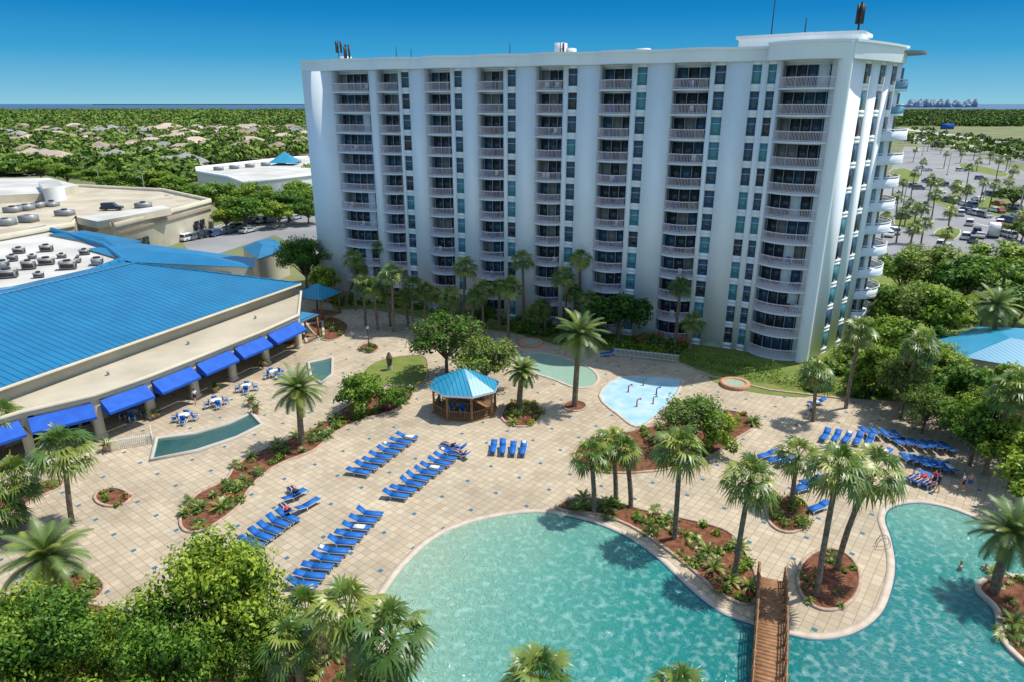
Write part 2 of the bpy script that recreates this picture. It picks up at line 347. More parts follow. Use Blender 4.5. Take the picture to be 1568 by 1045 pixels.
def trunk(mb,rng,H,lean,r0=.2,r1=.15,boots=True):
    prev=np.array([0,0,-.1]); n=7
    for i in range(1,n+1):
        f=i/n; p=np.array([lean*f**1.6,.12*math.sin(f*3+rng.random()*.3),H*f])
        ra=r0+(r1-r0)*(i-1)/n; rb=r0+(r1-r0)*f
        mb.cyl(prev,p,ra*(1.04 if i%2 else 1),rb,'ptrunk',8,False); prev=p
    if boots:
        for j in range(22):
            az=j*2.4; zz=-1.3*(j/22); b=prev+np.array([0,0,zz]); o=np.array([math.cos(az),math.sin(az),.6])*(.28)
            mb.cyl(b,b+o,.06,.02,'pdead' if j%2 else 'ptrunk',4,False)
    return prev
def palm(base,crown,scale=1.0,kind='fan',name='cabbage_palm'):
    x,y,H,lean=PH(base,crown); rng=np.random.default_rng(int(abs(x*91+y*37)*10)); mb=MB()
    H=max(1.2,H); 
    if kind=='fan':
        top=trunk(mb,rng,H,lean,.2,.16); fan_crown(mb,rng,top,scale*rng.uniform(.92,1.08),nf=int(32+rng.integers(0,10)))
    else:
        top=trunk(mb,rng,H,lean,.3,.26); pinnate_crown(mb,rng,top,2.7*scale,nf=46,lw=.038)
    return mb.build(name,None,(x,y,0))
def palm_xy(x,y,H,scale=1,name='cabbage_palm',kind='fan'):
    rng=np.random.default_rng(int(abs(x*91+y*37)*10)); mb=MB()
    top=trunk(mb,rng,H,rng.uniform(-.5,.5)); fan_crown(mb,rng,top,scale)
    return mb.build(name,None,(x,y,0))
def shrubs(poly,n,name,rmin=.25,rmax=.6,kinds=('leaf','cycad','olive'),flower=0.05,seed=0,leafn=90,leaf=.12):
    rng=np.random.default_rng(seed+len(poly)); mb=MB(); lo=poly.min(0);hi=poly.max(0); c=0; tries=0
    while c<n and tries<n*30:
        tries+=1; p=rng.uniform(lo,hi)
        if not inside(p,poly): continue
        c+=1; k=kinds[rng.integers(len(kinds))]; r=rng.uniform(rmin,rmax)
        if k=='cycad': pinnate_crown(mb,rng,(p[0],p[1],.15),r*1.7,14,'pf1','pf2',5,75,9,.04,.22)
        elif k=='grass':
            fan_crown(mb,rng,(p[0],p[1],.1),r*.9,nf=12)
        else:
            ms=G if k=='leaf' else O
            if rng.random()<flower: ms=['lf2','lf3','flower']
            leafcloud(rng,[(p[0],p[1],r*.5),(p[0]+r*.4,p[1],r*.35),(p[0],p[1]-r*.45,r*.4)],[r,r*.7,r*.7],int(leafn*(r/.5)**1.5)+30,leaf,ms,mb,.75,.3)
    if mb.n: return mb.build(name)

# ================================================================= GROUND
g=MB(); g.sheet([(-30000,-200),(30000,-200),(30000,40000),(-30000,40000)],0,'ground'); g.build('ground')
s=MB(); s.sheet([(-30000,3300),(-1500,3500),(-400,4300),(2400,4300),(2300,3100),(6000,2400),(30000,2300),(30000,39000),(-30000,39000)],.6,'sea'); s.build('sea')
fl=MB()
for (x0,x1,y,h) in ((-9000,-4200,15500,12),(-4200,-900,19000,14),(2000,4200,9800,12)):
    pts=[(x0,y),(x1,y),(x1,y+900),(x0,y+900)]; fl.prism(pts,0,h,'far3')
fl.build('far_shore')
d=MB(); deckpix=[(-500,760),(0,590),(200,540),(440,440),(520,452),(700,478),(1000,515),(1300,580),(1568,660),(2000,760),(2000,1500),(-500,1500)]
d.sheet(rawp(deckpix),.012,'pave'); d.build('pool_deck_paving')
gl=MB(); greenpix=[(512,476),(560,474),(640,488),(700,497),(770,510),(800,515),(850,530),(940,540),(1040,556),(1090,577),(1180,598),(1300,612),(1390,618),(1440,635),(1510,668),(1568,690),(1900,800),(1900,430),(1300,400),(480,400)]
gl.sheet(rawp(greenpix),.024,'lawn'); gl.band(rawp(greenpix[:16]),.3,.01,.14,'curb',False); gl.build('hotel_lawn')
beds={
 'palm_bed':[(852,775),(885,764),(935,768),(990,783),(1060,798),(1115,815),(1142,848),(1158,885),(1160,915),(1138,926),(1100,908),(1062,875),(1015,838),(965,806),(915,788),(870,784)],
 'round_palm_bed':ell(1269,888,48,47),
 'small_bed':ell(1208,788,33,28),
 'tree_bed':[(880,692),(905,670),(960,662),(1030,645),(1100,629),(1140,635),(1156,652),(1128,672),(1100,692),(1060,710),(1000,722),(930,724),(888,711)],
 'gazebo_bed':[(768,640),(775,622),(800,613),(822,620),(829,637),(812,652),(785,652)],
 'date_palm_bed':ell(880,622,18,8),
 'long_bed':[(276,800),(282,778),(305,755),(345,735),(362,712),(400,690),(440,674),(490,650),(520,630),(560,610),(620,590),(632,606),(605,628),(550,645),(512,664),(480,690),(440,706),(410,722),(385,745),(365,775),(340,796),(310,813),(285,814)],
 'round_bed':ell(172,762,27,14),
 'left_bed':[(-20,770),(40,745),(90,735),(95,745),(60,762),(10,790),(-20,800)],
 'left_palm_bed':ell(112,900,48,26),
 'entry_bed':ell(565,533,15,7),
 'corner_bed':[(470,490),(505,485),(532,497),(525,515),(500,522),(480,510)],
 'front_left_bed':[(-150,960),(0,915),(160,930),(330,1010),(420,1100),(300,1200),(-200,1200)],
 'front_palm_bed':[(450,985),(520,965),(580,1000),(620,1060),(600,1150),(460,1150),(430,1050)],
}
bedpoly={}
for nm,px in beds.items():
    b=MB(); pl=smooth_closed(px,0,5); bedpoly[nm]=pl; b.sheet(pl,.045,'mulch'); b.band(pl,.22,.0,.13,'curb'); b.build('planting_bed')
b=MB(); pl=smooth_closed([(553,575),(572,556),(612,546),(652,548),(648,588),(600,590),(565,588)]); b.sheet(pl,.04,'lawn'); b.band(pl,.2,0,.1,'curb'); b.build('small_lawn'); 
b=MB(); pl=smooth_closed([(1090,577),(1180,592),(1240,605),(1215,608),(1150,600),(1100,588)]); b.sheet(pl,.036,'lawn'); b.build('lawn_strip')
poolpix=[(578,925),(592,895),(618,862),(655,828),(700,805),(755,790),(812,783),(862,787),(915,800),(965,822),(1012,855),(1060,900),(1105,935),(1150,952),(1198,966),(1250,975),(1302,966),(1340,940),(1357,905),(1364,865),(1358,825),(1349,795),(1360,776),(1400,768),(1450,776),(1505,797),(1568,832),(1700,930),(1800,1100),(1700,1300),(1200,1350),(640,1300),(612,1150),(612,1060),(585,980)]
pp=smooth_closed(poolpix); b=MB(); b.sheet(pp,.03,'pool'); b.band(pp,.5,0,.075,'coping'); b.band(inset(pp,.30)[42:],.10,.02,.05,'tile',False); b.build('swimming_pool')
b=MB(); isl=smooth_closed([(1497,905),(1510,889),(1545,884),(1600,895),(1680,960),(1690,1060),(1620,1050),(1560,1010),(1532,975),(1525,935)]); b.prism(isl,0,.12,'coping','mulch'); b.band(isl,.35,0,.22,'coping'); b.build('pool_island'); bedpoly['island']=isl
def pool(px,k,name,zc=.035,ck='coping',w=.35,sub=5,h=.09):
    b=MB(); q=smooth_closed(px,0,sub) if sub else rawp(px); b.sheet(q,zc,k); b.band(q,w,0,h,ck); b.build(name); return q
pool([(232,706),(240,672),(300,665),(350,650),(386,634),(402,652),(362,672),(302,692)],'darkpool','reflecting_pool',sub=0,ck='concrete',h=.25)
pool([(472,556),(510,549),(509,575),(492,588),(476,578)],'darkpool','reflecting_pool',sub=0,ck='concrete',h=.25)
pool([(460,500),(494,493),(496,518),(470,526)],'darkpool','reflecting_pool',sub=0,ck='concrete',h=.25)
pool([(788,546),(830,541),(872,551),(905,565),(916,580),(905,592),(878,593),(850,582),(812,568)],'kidpool','wading_pool')
M['splash']=mat('splash_pad_surface',(.26,.48,.58),.5,(.44,.57,.63),.6,3)
sp=[(918,606),(952,577),(1038,580),(1042,592),(1026,618),(1000,642),(975,654),(948,636)]
pool(sp,'splash','splash_pad',ck='coping',sub=3)
b=MB(); 
for (u,v) in ((812,527),(1125,590)):
    x,y=P(u,v); q=[(x+1.4*math.cos(a),y+1.4*math.sin(a)) for a in np.linspace(0,6.28,21)[:-1]]; b.prism(q,0,.3,'terra','kidpool'); b.band(np.array(q),.5,0,.4,'terra')
b.build('hot_tub')
for (u,v,c) in ((962,600,'c_red'),(985,590,'pf2'),(1005,604,'awn'),(975,622,'c_red'),(1000,618,'terra')):
    x,y=P(u,v); b=MB(); b.cyl((0,0,0),(0,0,.7),.08,.06,c); b.cyl((0,0,.7),(.3,0,.85),.06,.05,c); b.cyl((.3,0,.85),(.42,0,.75),.12,.05,c); b.build('water_jet_post',None,(x,y,.03))

# ================================================================= HOTEL
hotel=empty('hotel_building')
def TF(ox,oy,ang):
    c,s_=math.cos(ang),math.sin(ang)
    def T(V):
        V=np.asarray(V,float); o=V.copy(); o[:,0]=ox+c*V[:,0]+s_*V[:,1]; o[:,1]=oy+s_*V[:,0]-c*V[:,1]; return o
    return T
FL=2.85; NF=12; Z0=.3
W=MB(); GLS=MB(); RL=MB()
def tbox(mb,T,s0,s1,d0,d1,z0,z1,k):
    mb.box(s0,s1,d0,d1,z0,z1,k,T)
def arc(s0,s1,b0,bulge,n=9):
    t=np.linspace(0,1,n); return np.c_[s0+(s1-s0)*t, b0+bulge*np.sin(np.pi*t)**.8]
def tprism(mb,T,pts,z0,z1,k,bottom=True):
    mb.prism(pts,z0,z1,k,None,T,bottom)
rg=random.Random(5)
def bay(T,s0,s1,bulge=.9,depth=1.8,fl=NF):
    w=s1-s0
    for k in range(fl):
        z=Z0+FL*k; a=arc(s0,s1,.05,bulge)
        poly=np.vstack([a,[(s1,-depth),(s0,-depth)]])
        tprism(W,T,poly,z-.22,z,'slab')
        ins=arc(s0+.03,s1-.03,0.0,bulge,9)
        for i in range(len(ins)-1):
            p,q=ins[i],ins[i+1]; L=math.hypot(*(q-p)); dn=(q-p)/L; nn=np.array([-dn[1],dn[0]])*.035
            for za,zb in ((z+1.02,z+1.12),(z+.08,z+.14)):
                pts=[p-nn,q-nn,q+nn,p+nn]; tprism(RL,T,pts,za,zb,'rail')
            m=max(2,int(L/.14))
            for j in range(m):
                c=p+(q-p)*(j/m); hw=.022
                pts=[c-dn*hw-nn*.5,c+dn*hw-nn*.5,c+dn*hw+nn*.5,c-dn*hw+nn*.5]; tprism(RL,T,pts,z+.14,z+1.02,'rail',False)
        d=-depth+.02; nP=max(3,int(round(w/1.3))); x=s0+.12; pw=(w-.24)/nP
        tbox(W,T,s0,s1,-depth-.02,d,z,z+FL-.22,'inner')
        solid=rg.choice([nP//2,nP-2,99,99]) if nP>3 else 99
        for i in range(nP):
            xa=x+i*pw
            if i==solid: tbox(W,T,xa,xa+pw,d,d+.06,z,z+FL-.22,'wall'); continue
            gk=rg.choice(['gl1','gl1','gl1','gl2','gl2','curt'])
            tbox(GLS,T,xa+.04,xa+pw-.04,d,d+.04,z+.08,z+2.35,gk)
            tbox(W,T,xa-.025,xa+.025,d,d+.09,z,z+2.42,'trim')
        tbox(W,T,s0,s1,d,d+.10,z+2.42,z+FL-.222,'wall')
        if rg.random()<.75:
            for _ in range(rg.choice([1,2])):
                xx=rg.uniform(s0+.5,s1-1.1); kk=rg.choice(['redd','trim','redd','sling'])
                tbox(W,T,xx,xx+.5,-.6,-.1,z+.36,z+.42,kk); tbox(W,T,xx,xx+.5,-.66,-.61,z+.36,z+.95,kk)
                for ax in (xx+.02,xx+.44): 
                    for ay in (-.58,-.15): tbox(W,T,ax,ax+.04,ay,ay+.04,z,z+.36,kk)
def strip(T,s0,s1,depth=1.8,rec=.22):
    for k in range(NF):
        z=Z0+FL*k
        tbox(W,T,s0,s1,-depth,-.04 if rec<.1 else -.12,z,z+.45,'wall')
        tbox(W,T,s0,s1,-depth,-.04 if rec<.1 else -.12,z+2.5,z+FL,'wall')
        gk='gl2' if rg.random()<.5 else 'gl3'
        if k>6 and rg.random()<.6: gk='gl2'
        if rg.random()<.12: gk='gl1'
        tbox(GLS,T,s0+.04,s1-.04,-.5,-rec,z+.45,z+2.5,gk)
        if rec>.1:
            tbox(W,T,s0,s0+.05,-.5,-rec+.05,z+.45,z+2.5,'trim'); tbox(W,T,s1-.05,s1,-.5,-rec+.05,z+.45,z+2.5,'trim')
            tbox(W,T,s0+.05,s1-.05,-rec,-rec+.03,z+1.75,z+1.79,'trim')
TOPZ=Z0+FL*NF-.0
def face(T,L,bays,strips,pd=.9,d0=1.8,rec=.22):
    openings=sorted(bays+strips); x=0.0
    for a,b_ in openings:
        if a>x+.001: tbox(W,T,x,a,-d0,0,0,TOPZ,'wall')
        x=b_
    if x<L-.001: tbox(W,T,x,L,-d0,0,0,TOPZ,'wall')
    for a,b_ in bays: bay(T,a,b_,pd,d0)
    for a,b_ in strips: strip(T,a,b_,d0,rec)
    for a,b_ in openings: tbox(W,T,a,b_,-d0,-.02,0,Z0-.22,'wall')
T1=TF(-31.6,110,math.atan2(-27.2,60.3)); L1=66.15
bays1=[(5.5,12.0),(13.3,17.0),(21.3,25.4),(29.5,33.4),(38.0,41.8),(46.6,50.7),(55.7,60.0)]
strips1=[(17.4,18.8),(25.9,27.2),(33.9,35.2),(42.4,43.7),(51.3,52.6),(60.5,61.8),(64.6,65.7)]
face(T1,L1,bays1,strips1)
prof=[(0,.0)]
mods=[(5.2,12.3),(13.0,19.2),(21.0,27.5),(29.2,35.5),(37.7,44.0),(46.3,52.9),(55.4,62.1)]
for a,b_ in mods:
    for p in arc(a,b_,.22,1.3,13): prof.append(tuple(p))
prof.append((L1,.2))
def parapet(T,prof,z0,z1,back=-1.8):
    pts=np.array(prof+[(prof[-1][0],back),(prof[0][0],back)]); tprism(W,T,pts,z0,z1,'wall')
PT=35.75
parapet(T1,prof,TOPZ+.01,PT)
cp=[(p[0],p[1]+.18) for p in prof]; parapet(T1,cp,PT,PT+.28,-1.4)
c1=T1(np.array([(0,-1.8,0),(L1,-1.8,0),(L1,-16,0),(0,-16,0)]))[:,:2]
W.prism(c1,0,35.1,'wall','roofgrey')
T2=TF(28.7,82.8,math.atan2(-4.8,7.1)); L2=8.57
face(T2,L2,[(1.6,7.7)],[(.15,1.15)],1.2)
prof2=[(0,.3)]+[tuple(p) for p in arc(.4,L2-.1,.35,1.3,13)]+[(L2,.3)]
parapet(T2,prof2,TOPZ+.01,36.15); parapet(T2,[(p[0],p[1]+.15) for p in prof2],36.15,36.4,-1.4)
T3=TF(35.8,78,math.radians(42.5)); L3=15.0
face(T3,L3,[],[(4.2,6.0),(8.4,10.2),(12.0,13.6)],0,1.8,.06)
prof3=[(0,.3)]+[tuple(p) for p in arc(.3,L3,.3,.4,9)]
parapet(T3,prof3,TOPZ+.01,36.15); parapet(T3,[(p[0],p[1]+.15) for p in prof3],36.15,36.4,-1.4)
cx,cy=35.8,78
W.cyl((cx-.25,cy+.45,0),(cx-.25,cy+.45,36.1),.75,.75,'wall',24)
core=[tuple(T2(np.array([(0,-1.8,0)]))[0][:2]),tuple(T2(np.array([(L2-1.5,-1.8,0)]))[0][:2]),tuple(T3(np.array([(1.5,-1.8,0)]))[0][:2]),tuple(T3(np.array([(L3,-1.8,0)]))[0][:2]),(38,98),(28,92)]
W.prism(core,0,35.6,'wall','roofgrey')
cc=T3(np.array([(15.6,-3.0,0)]))[0][:2]
W.cyl((*cc,0),(*cc,36.0),2.6,2.6,'wall',24)
for k in range(NF):
    z=Z0+FL*k; ang=np.linspace(0,2*np.pi,29)[:-1]; R_=3.6+(.9 if k<10 else 0)
    q=np.c_[cc[0]+R_*np.cos(ang),cc[1]+R_*np.sin(ang)]; W.prism(q,z-.25,z,'slab',None,None,True)
    RL.band(q*.985+cc*.015,.06,z+1.02,z+1.12,'trim'); RL.band(q*.985+cc*.015,.05,z+.0,z+.85,'gl3' if k>=10 else 'slab')
    for a in ang[::1]:
        x,y=cc[0]+2.62*math.cos(a),cc[1]+2.62*math.sin(a); GLS.cyl((x,y,z+.1),(x,y,z+2.4),.28,.28,'gl2' if k%3 else 'gl1',6)
hx=[(cc[0]+4.0*math.cos(a)+1.2,cc[1]+4.0*math.sin(a)) for a in np.linspace(0,6.28,25)[:-1]]
W.prism(hx,35.6,35.9,'inner','roofgrey',None,True)
pent=[tuple(p) for p in T2(np.array([(-4.5,-3.5,0),(3.5,-3,0),(8.6,-4,0),(8.6,-10,0),(-5,-10,0)]))[:,:2]]
pc0=np.mean(pent,axis=0)
W.prism(pent,35.5,37.4,'wall','roofgrey'); 
W.prism([tuple(pc0+(np.array(p)-pc0)*1.05) for p in pent],37.15,37.5,'trim','roofgrey',None,True)
def rt(mb,T,s,d,w,h,l,k): mb.box(s,s+w,d-l,d,35.12,35.12+h,k,T)
for s_,w,h in ((39,1.2,2.4),(40.6,.9,1.7),(12,2,1.3),(28,1.2,1.2),(50,1.5,1.4),(4,1.2,1.6)): rt(W,T1,s_,-4,w,h,1.6,'trim')
A=MB()
def mast(z1,s_,d_,T=T1,panels=3,base=35.2):
    p=T(np.array([(s_,d_,0)]))[0]
    A.cyl((p[0],p[1],base),(p[0],p[1],z1),.07,.05,'dark',6)
    for i in range(panels):
        a=i*2.1; x,y=p[0]+.4*math.cos(a),p[1]+.4*math.sin(a); A.box(x-.13,x+.13,y-.09,y+.09,z1-1.7,z1-.1,'dark'); A.cyl((p[0],p[1],z1-.8),(x,y,z1-.8),.03,.03,'metal',4)
mast(38.8,5.2,-2.5); mast(38.0,6.4,-2.8); mast(38.4,5.8,-3.6,T1,2); mast(37.6,15,-3,T1,0); mast(37.3,17.5,-3,T1,0); mast(37.6,33,-3,T1,0); mast(37.5,40.2,-3,T1,1)
mast(41.8,-1.5,-6,T2,0,37.5); mast(39.2,2.5,-5,T2,0,37.5)
pc=T2(np.array([(8.0,-5.5,0)]))[0]
for i in range(4):
    a=i*1.57; A.box(pc[0]+.3*math.cos(a)-.14,pc[0]+.3*math.cos(a)+.14,pc[1]+.3*math.sin(a)-.1,pc[1]+.3*math.sin(a)+.1,38.3,40.3,'dark')
A.cyl((pc[0],pc[1],37.4),(pc[0],pc[1],40.5),.1,.1,'dark',6)
W.build('walls',hotel); GLS.build('window_glass',hotel); RL.build('balcony_railings',hotel); A.build('rooftop_antennas',hotel)

# ================================================================= CLUBHOUSE (blue roof)
club=empty('clubhouse_building'); C=MB(); K=MB()
fr=[P(u,v,4.4) for u,v in ((-170,690),(-60,660),(32,632),(145,606),(226,578),(295,551),(354,527),(406,506),(457,483))]
ev1=np.array(P(458,433,6)); ev0=np.array(P(0,592,6)); dv=(ev1-ev0)/np.linalg.norm(ev1-ev0); nin=np.array([-dv[1],dv[0]])
evL=ev0-dv*18
rd1=np.array(P(205,403,9.6)); rdL=rd1-dv*62
back1=ev1+nin*36; backL=evL+nin*36
fr=np.array(fr)
roofpoly=list(map(tuple,fr))+[tuple(P(461,447,4.4)),tuple(ev1-nin*.0),tuple(evL)]
C.prism(roofpoly,3.95,4.4,'wallwarm','roofcream',None,True)
C.band(np.array(roofpoly[:len(fr)+1]),.3,4.38,4.62,'wallwarm',False)
C.prism([tuple(ev1+nin*.4-dv*.4),tuple(evL+nin*.4),tuple(backL),tuple(back1-dv*.4)],0,5.95,'wallwarm')
def quad3(mb,pts,k): mb.add(pts,[list(range(len(pts)))],k)
e=lambda p,z:(p[0],p[1],z)
quad3(C,[e(evL-nin*.3,6.0),e(ev1-nin*.3,6.0),e(rd1,9.6),e(rdL,9.6)],'broof')
quad3(C,[e(ev1-nin*.3,6.0),e(back1,6.0),e(rd1,9.6)],'broof2')
quad3(C,[e(back1,6),e(backL,6),e(rdL,9.6),e(rd1,9.6)],'broof')
C.band(np.array([evL-nin*.3,ev1-nin*.3,back1]),.14,5.72,5.98,'wallwarm',False)
C.cyl(e(rd1,9.62),e(rdL,9.62),.12,.12,'broof',6); C.cyl(e(ev1-nin*.3,6.03),e(rd1,9.63),.1,.1,'broof',6)
for f in (.25,.45,.62,.8):
    p=evL+(ev1-evL)*f-nin*2.6; C.cyl(e(p,4.4),e(p,4.75),.12,.12,'metal',8); C.cyl(e(p,4.75),e(p,4.85),.2,.05,'metal',8)
def inward(a,b):
    t=(b-a)/np.linalg.norm(b-a); n=np.array([-t[1],t[0]]); 
    if np.dot(n,nin)<0: n=-n
    return t,n
for i in range(len(fr)-1):
    a,b_=fr[i],fr[i+1]; t,n=inward(a,b_); L=np.linalg.norm(b_-a)
    for q in ([a,b_] if i==len(fr)-2 else [a]):
        c=q+n*.45; C.prism([tuple(c-t*.4-n*.3),tuple(c+t*.4-n*.3),tuple(c+t*.4+n*.3),tuple(c-t*.4+n*.3)],0,3.95,'wallwarm')
        C.prism([tuple(c-t*.5-n*.4),tuple(c+t*.5-n*.4),tuple(c+t*.5+n*.4),tuple(c-t*.5+n*.4)],0,.35,'wallwarm')
    C.prism([tuple(a+n*.2+t*.86),tuple(b_+n*.2-t*.02),tuple(b_+n*.6-t*.02),tuple(a+n*.6+t*.86)],3.3,3.948,'wallwarm',None,None,True)
    w0=a+n*4.2;w1=b_+n*4.2; C.prism([tuple(w0),tuple(w1),tuple(w1+n*.3),tuple(w0+n*.3)],0,3.94,'wallwarm')
    m=max(2,int(L/2)); 
    for j in range(m):
        p=w0+(w1-w0)*((j+.12)/m); q=w0+(w1-w0)*((j+.88)/m)
        C.prism([tuple(p-n*.05),tuple(q-n*.05),tuple(q-n*.003),tuple(p-n*.003)],.1,2.7,'gl1')
    o0=a+t*.35;o1=b_-t*.35; 
    A0,A1=e(o0-n*.02,3.8),e(o1-n*.02,3.8); B0,B1=e(o0-n*1.3,2.85),e(o1-n*1.3,2.85); D0,D1=e(o0-n*1.3,2.6),e(o1-n*1.3,2.6)
    quad3(K,[A0,A1,B1,B0][::-1],'awn'); quad3(K,[B0,B1,D1,D0][::-1],'awn'); quad3(K,[A0,B0,D0,e(o0-n*.02,2.6)],'awn'); quad3(K,[A1,B1,D1,e(o1-n*.02,2.6)],'awn')
def lowroof(pix,z,rise,k,mb=None,kw='wallwarm'):
    mb=mb or C
    pts=np.array([P(u,v,z) for u,v in pix]); mb.prism(pts,0,z-.2,kw,'roofgrey'); c=pts.mean(0)
    o=c+(pts-c)*1.04; n=len(o); r=c+(pts-c)*.35
    a=0.5*sum(o[i][0]*o[(i+1)%n][1]-o[(i+1)%n][0]*o[i][1] for i in range(n))
    if a<0: o=o[::-1]; r=r[::-1]
    for i in range(n): j=(i+1)%n; quad3(mb,[e(o[i],z-.1),e(o[j],z-.1),e(r[j],z+rise),e(r[i],z+rise)],k)
    mb.sheet(r,z+rise,k)
lowroof([(135,380),(215,372),(385,394),(385,408),(205,400)],7.0,.8,'broof2')
lowroof([(372,378),(420,366),(440,380),(395,395)],5,1.2,'broof')
lowroof([(75,358),(128,352),(215,368),(180,378)],7,.6,'broof')
fp=[P(u,v,6.6) for u,v in ((-150,400),(70,352),(160,380),(190,402),(90,440),(0,452),(-150,480))]
C.prism(fp,0,6.6,'wallwarm','roofwhite'); C.band(np.array(fp),.5,6.5,7.5,'broof2')
C.build('walls_and_roof',club); K.build('awnings',club)
for (u,v,w) in ((30,388,1.6),(72,385,1.8),(72,405,2.0),(105,412,2.1),(20,400,1.3),(150,405,2.0),(130,390,1.4),(5,410,2.0),(95,395,1.2),(45,412,1.7),(120,402,1.1),(50,396,1.1),(12,425,2.4),(60,425,1.2)):
    x,y=P(u,v,6.6); b=MB(); h=w*random.uniform(.45,.7); T=TF(x,y,.4+random.choice((0,1.57)))
    b.box(-w/2,w/2,-w*.35,w*.35,.15,h,'metal',T); b.box(-w/2-.08,w/2+.08,-w*.35-.08,w*.35+.08,h,h+.08,'roofgrey',T); b.box(-w/2,w/2,-w*.3,w*.3,0,.15,'dark',T)
    c=T(np.array([(0,0,0)]))[0]; b.cyl((c[0],c[1],h+.08),(c[0],c[1],h+.3),w*.25,w*.25,'dark',12); b.box(w/2,w/2+.05,-w*.25,w*.25,.3,h*.8,'dark',T); b.box(-w*.4,w*.4,w*.35,w*.35+.04,.3,h*.8,'dark',T)
    b.build('rooftop_air_conditioner',None,(0,0,6.62))
def hip_pavilion(name,u,v,wx,wy,h,rise,ang,rk,posts=True):
    x,y=P(u,v); T=TF(x,y,ang); b=MB()
    for sx in (-1,1):
        for sy in (-1,1): b.box(sx*wx*.42-.1,sx*wx*.42+.1,sy*wy*.42-.1,sy*wy*.42+.1,0,h,'wood',T)
    r=(wx-wy)*.25 if wx>wy else 0
    cs=T(np.array([(-wx/2,-wy/2,h),(wx/2,-wy/2,h),(wx/2,wy/2,h),(-wx/2,wy/2,h),(-r-.3,0,h+rise),(r+.3,0,h+rise)]))
    b.add(cs,[(0,3,4)],rk); b.add(cs,[(1,5,2)],rk); b.add(cs,[(0,4,5,1)],rk); b.add(cs,[(3,2,5,4)],rk)
    b.box(-wx/2+.1,wx/2-.1,-wy/2+.1,wy/2-.1,h-.18,h-.02,'wood',T); b.box(-wx/2+.2,wx/2-.2,-wy/2+.2,wy/2-.2,0,.08,'wood',T)
    b.build(name)
hip_pavilion('blue_roof_cabana',490,482,5,5,3.2,1.6,-.4,'broof3')
hip_pavilion('blue_roof_cabana',463,520,2.5,5,3,1,-.4,'broof2')
gx,gy=P(712,628); gz=empty('gazebo',(0,0,0)); b=MB(); T=TF(gx,gy,math.radians(-8))
oct_=lambda r,sx=1.15:[(sx*r*math.cos(a+.3927),r*math.sin(a+.3927)) for a in np.arange(8)*math.pi/4]
b.prism(oct_(3.0),0,.15,'wood','wood',T); b2=MB()
o=oct_(3.2)
ov=T(np.array([(p[0],p[1],2.9) for p in o])); m_=T(np.array([(p[0]*.42,p[1]*.42,3.95) for p in o])); apc=T(np.array([(0,0,4.5)]))[0]
for i in range(8):
    j=(i+1)%8; b2.add([ov[i],ov[j],m_[j],m_[i]],[(0,1,2,3)],'broof3'); b2.add([m_[i],m_[j],apc+np.array([0,0,.15])],[(0,1,2)],'broof3'); b2.cyl(ov[i],m_[i],.05,.05,'broof3',5)
    b2.add([ov[i],ov[j],ov[j]-[0,0,.22],ov[i]-[0,0,.22]],[(0,3,2,1)],'trim')
    p=o[i]; q=T(np.array([(p[0]*.88,p[1]*.88,0)]))[0]; b.cyl((q[0],q[1],.1),(q[0],q[1],2.85),.12,.12,'wood',8)
    r=o[j]; q2=T(np.array([(r[0]*.88,r[1]*.88,0)]))[0]; b.cyl((q[0],q[1],2.7),(q2[0],q2[1],2.7),.1,.1,'wood',6)
    b.cyl((q[0],q[1],2.2),(q[0]*.8+q2[0]*.2,q[1]*.8+q2[1]*.2,2.7),.05,.05,'wood',5)
    if i not in (5,):
        b.cyl((q[0],q[1],1.0),(q2[0],q2[1],1.0),.05,.05,'wood',5); b.cyl((q[0],q[1],.3),(q2[0],q2[1],.3),.04,.04,'wood',5)
        for t in np.linspace(.08,.92,9): c=q*(1-t)+q2*t; b.cyl((c[0],c[1],.3),(c[0],c[1],1.0),.03,.03,'wood',4)
b.box(-1,1,-.4,.4,.85,.92,'wood',T); b.box(-.1,.1,-.1,.1,.1,.85,'wood',T)
b.build('timber_frame',gz); b2.build('roof',gz)
b=MB(); lowroof([(1440,520),(1500,500),(1720,515),(1760,580),(1568,560),(1480,545)],4,1.6,'broof3',b); b.build('blue_roof_building')
# ================================================================= BACKGROUND LEFT
st=empty('retail_store_building'); b=MB()
r1=[P(u,v,7) for u,v in ((322,309),(250,293),(120,286),(-250,296),(-250,400),(0,366),(75,352),(112,346),(118,336),(176,348))]
b.prism(r1,0,7,'wallwarm','roofcream'); b.band(np.array(r1),.6,6.9,7.8,'wallwarm')
r2=[P(u,v,9) for u,v in ((-250,275),(75,272),(120,283),(60,296),(-250,310))]; b.prism(r2,0,9,'wallwarm','roofwhite')
t1=[P(u,v,10.5) for u,v in ((58,278),(86,274),(98,284),(66,289))]; b.prism(t1,7,10.5,'trim','roofgrey')
p0=np.array(P(176,348,7)); p1=np.array(P(322,309,7)); tt=(p1-p0)/np.linalg.norm(p1-p0); LL=np.linalg.norm(p1-p0); nn=np.array([tt[1],-tt[0]])
for f in (.06,.13,.2,.75,.82): 
    q=p0+tt*LL*f; b.prism([tuple(q+nn*.31),tuple(q+tt*2+nn*.31),tuple(q+tt*2+nn*.45),tuple(q+nn*.45)],1.5,3.6,'gl1',None,None,True)
b.prism([tuple(p0+nn*.31),tuple(p1+nn*.31),tuple(p1+nn*.42),tuple(p0+nn*.42)],5.6,6.1,'curb',None,None,True)
b.prism([tuple(P(u,v,7.9)) for u,v in ((118,336),(250,318),(262,322),(150,343))],7,8.4,'wallwarm','roofwhite')
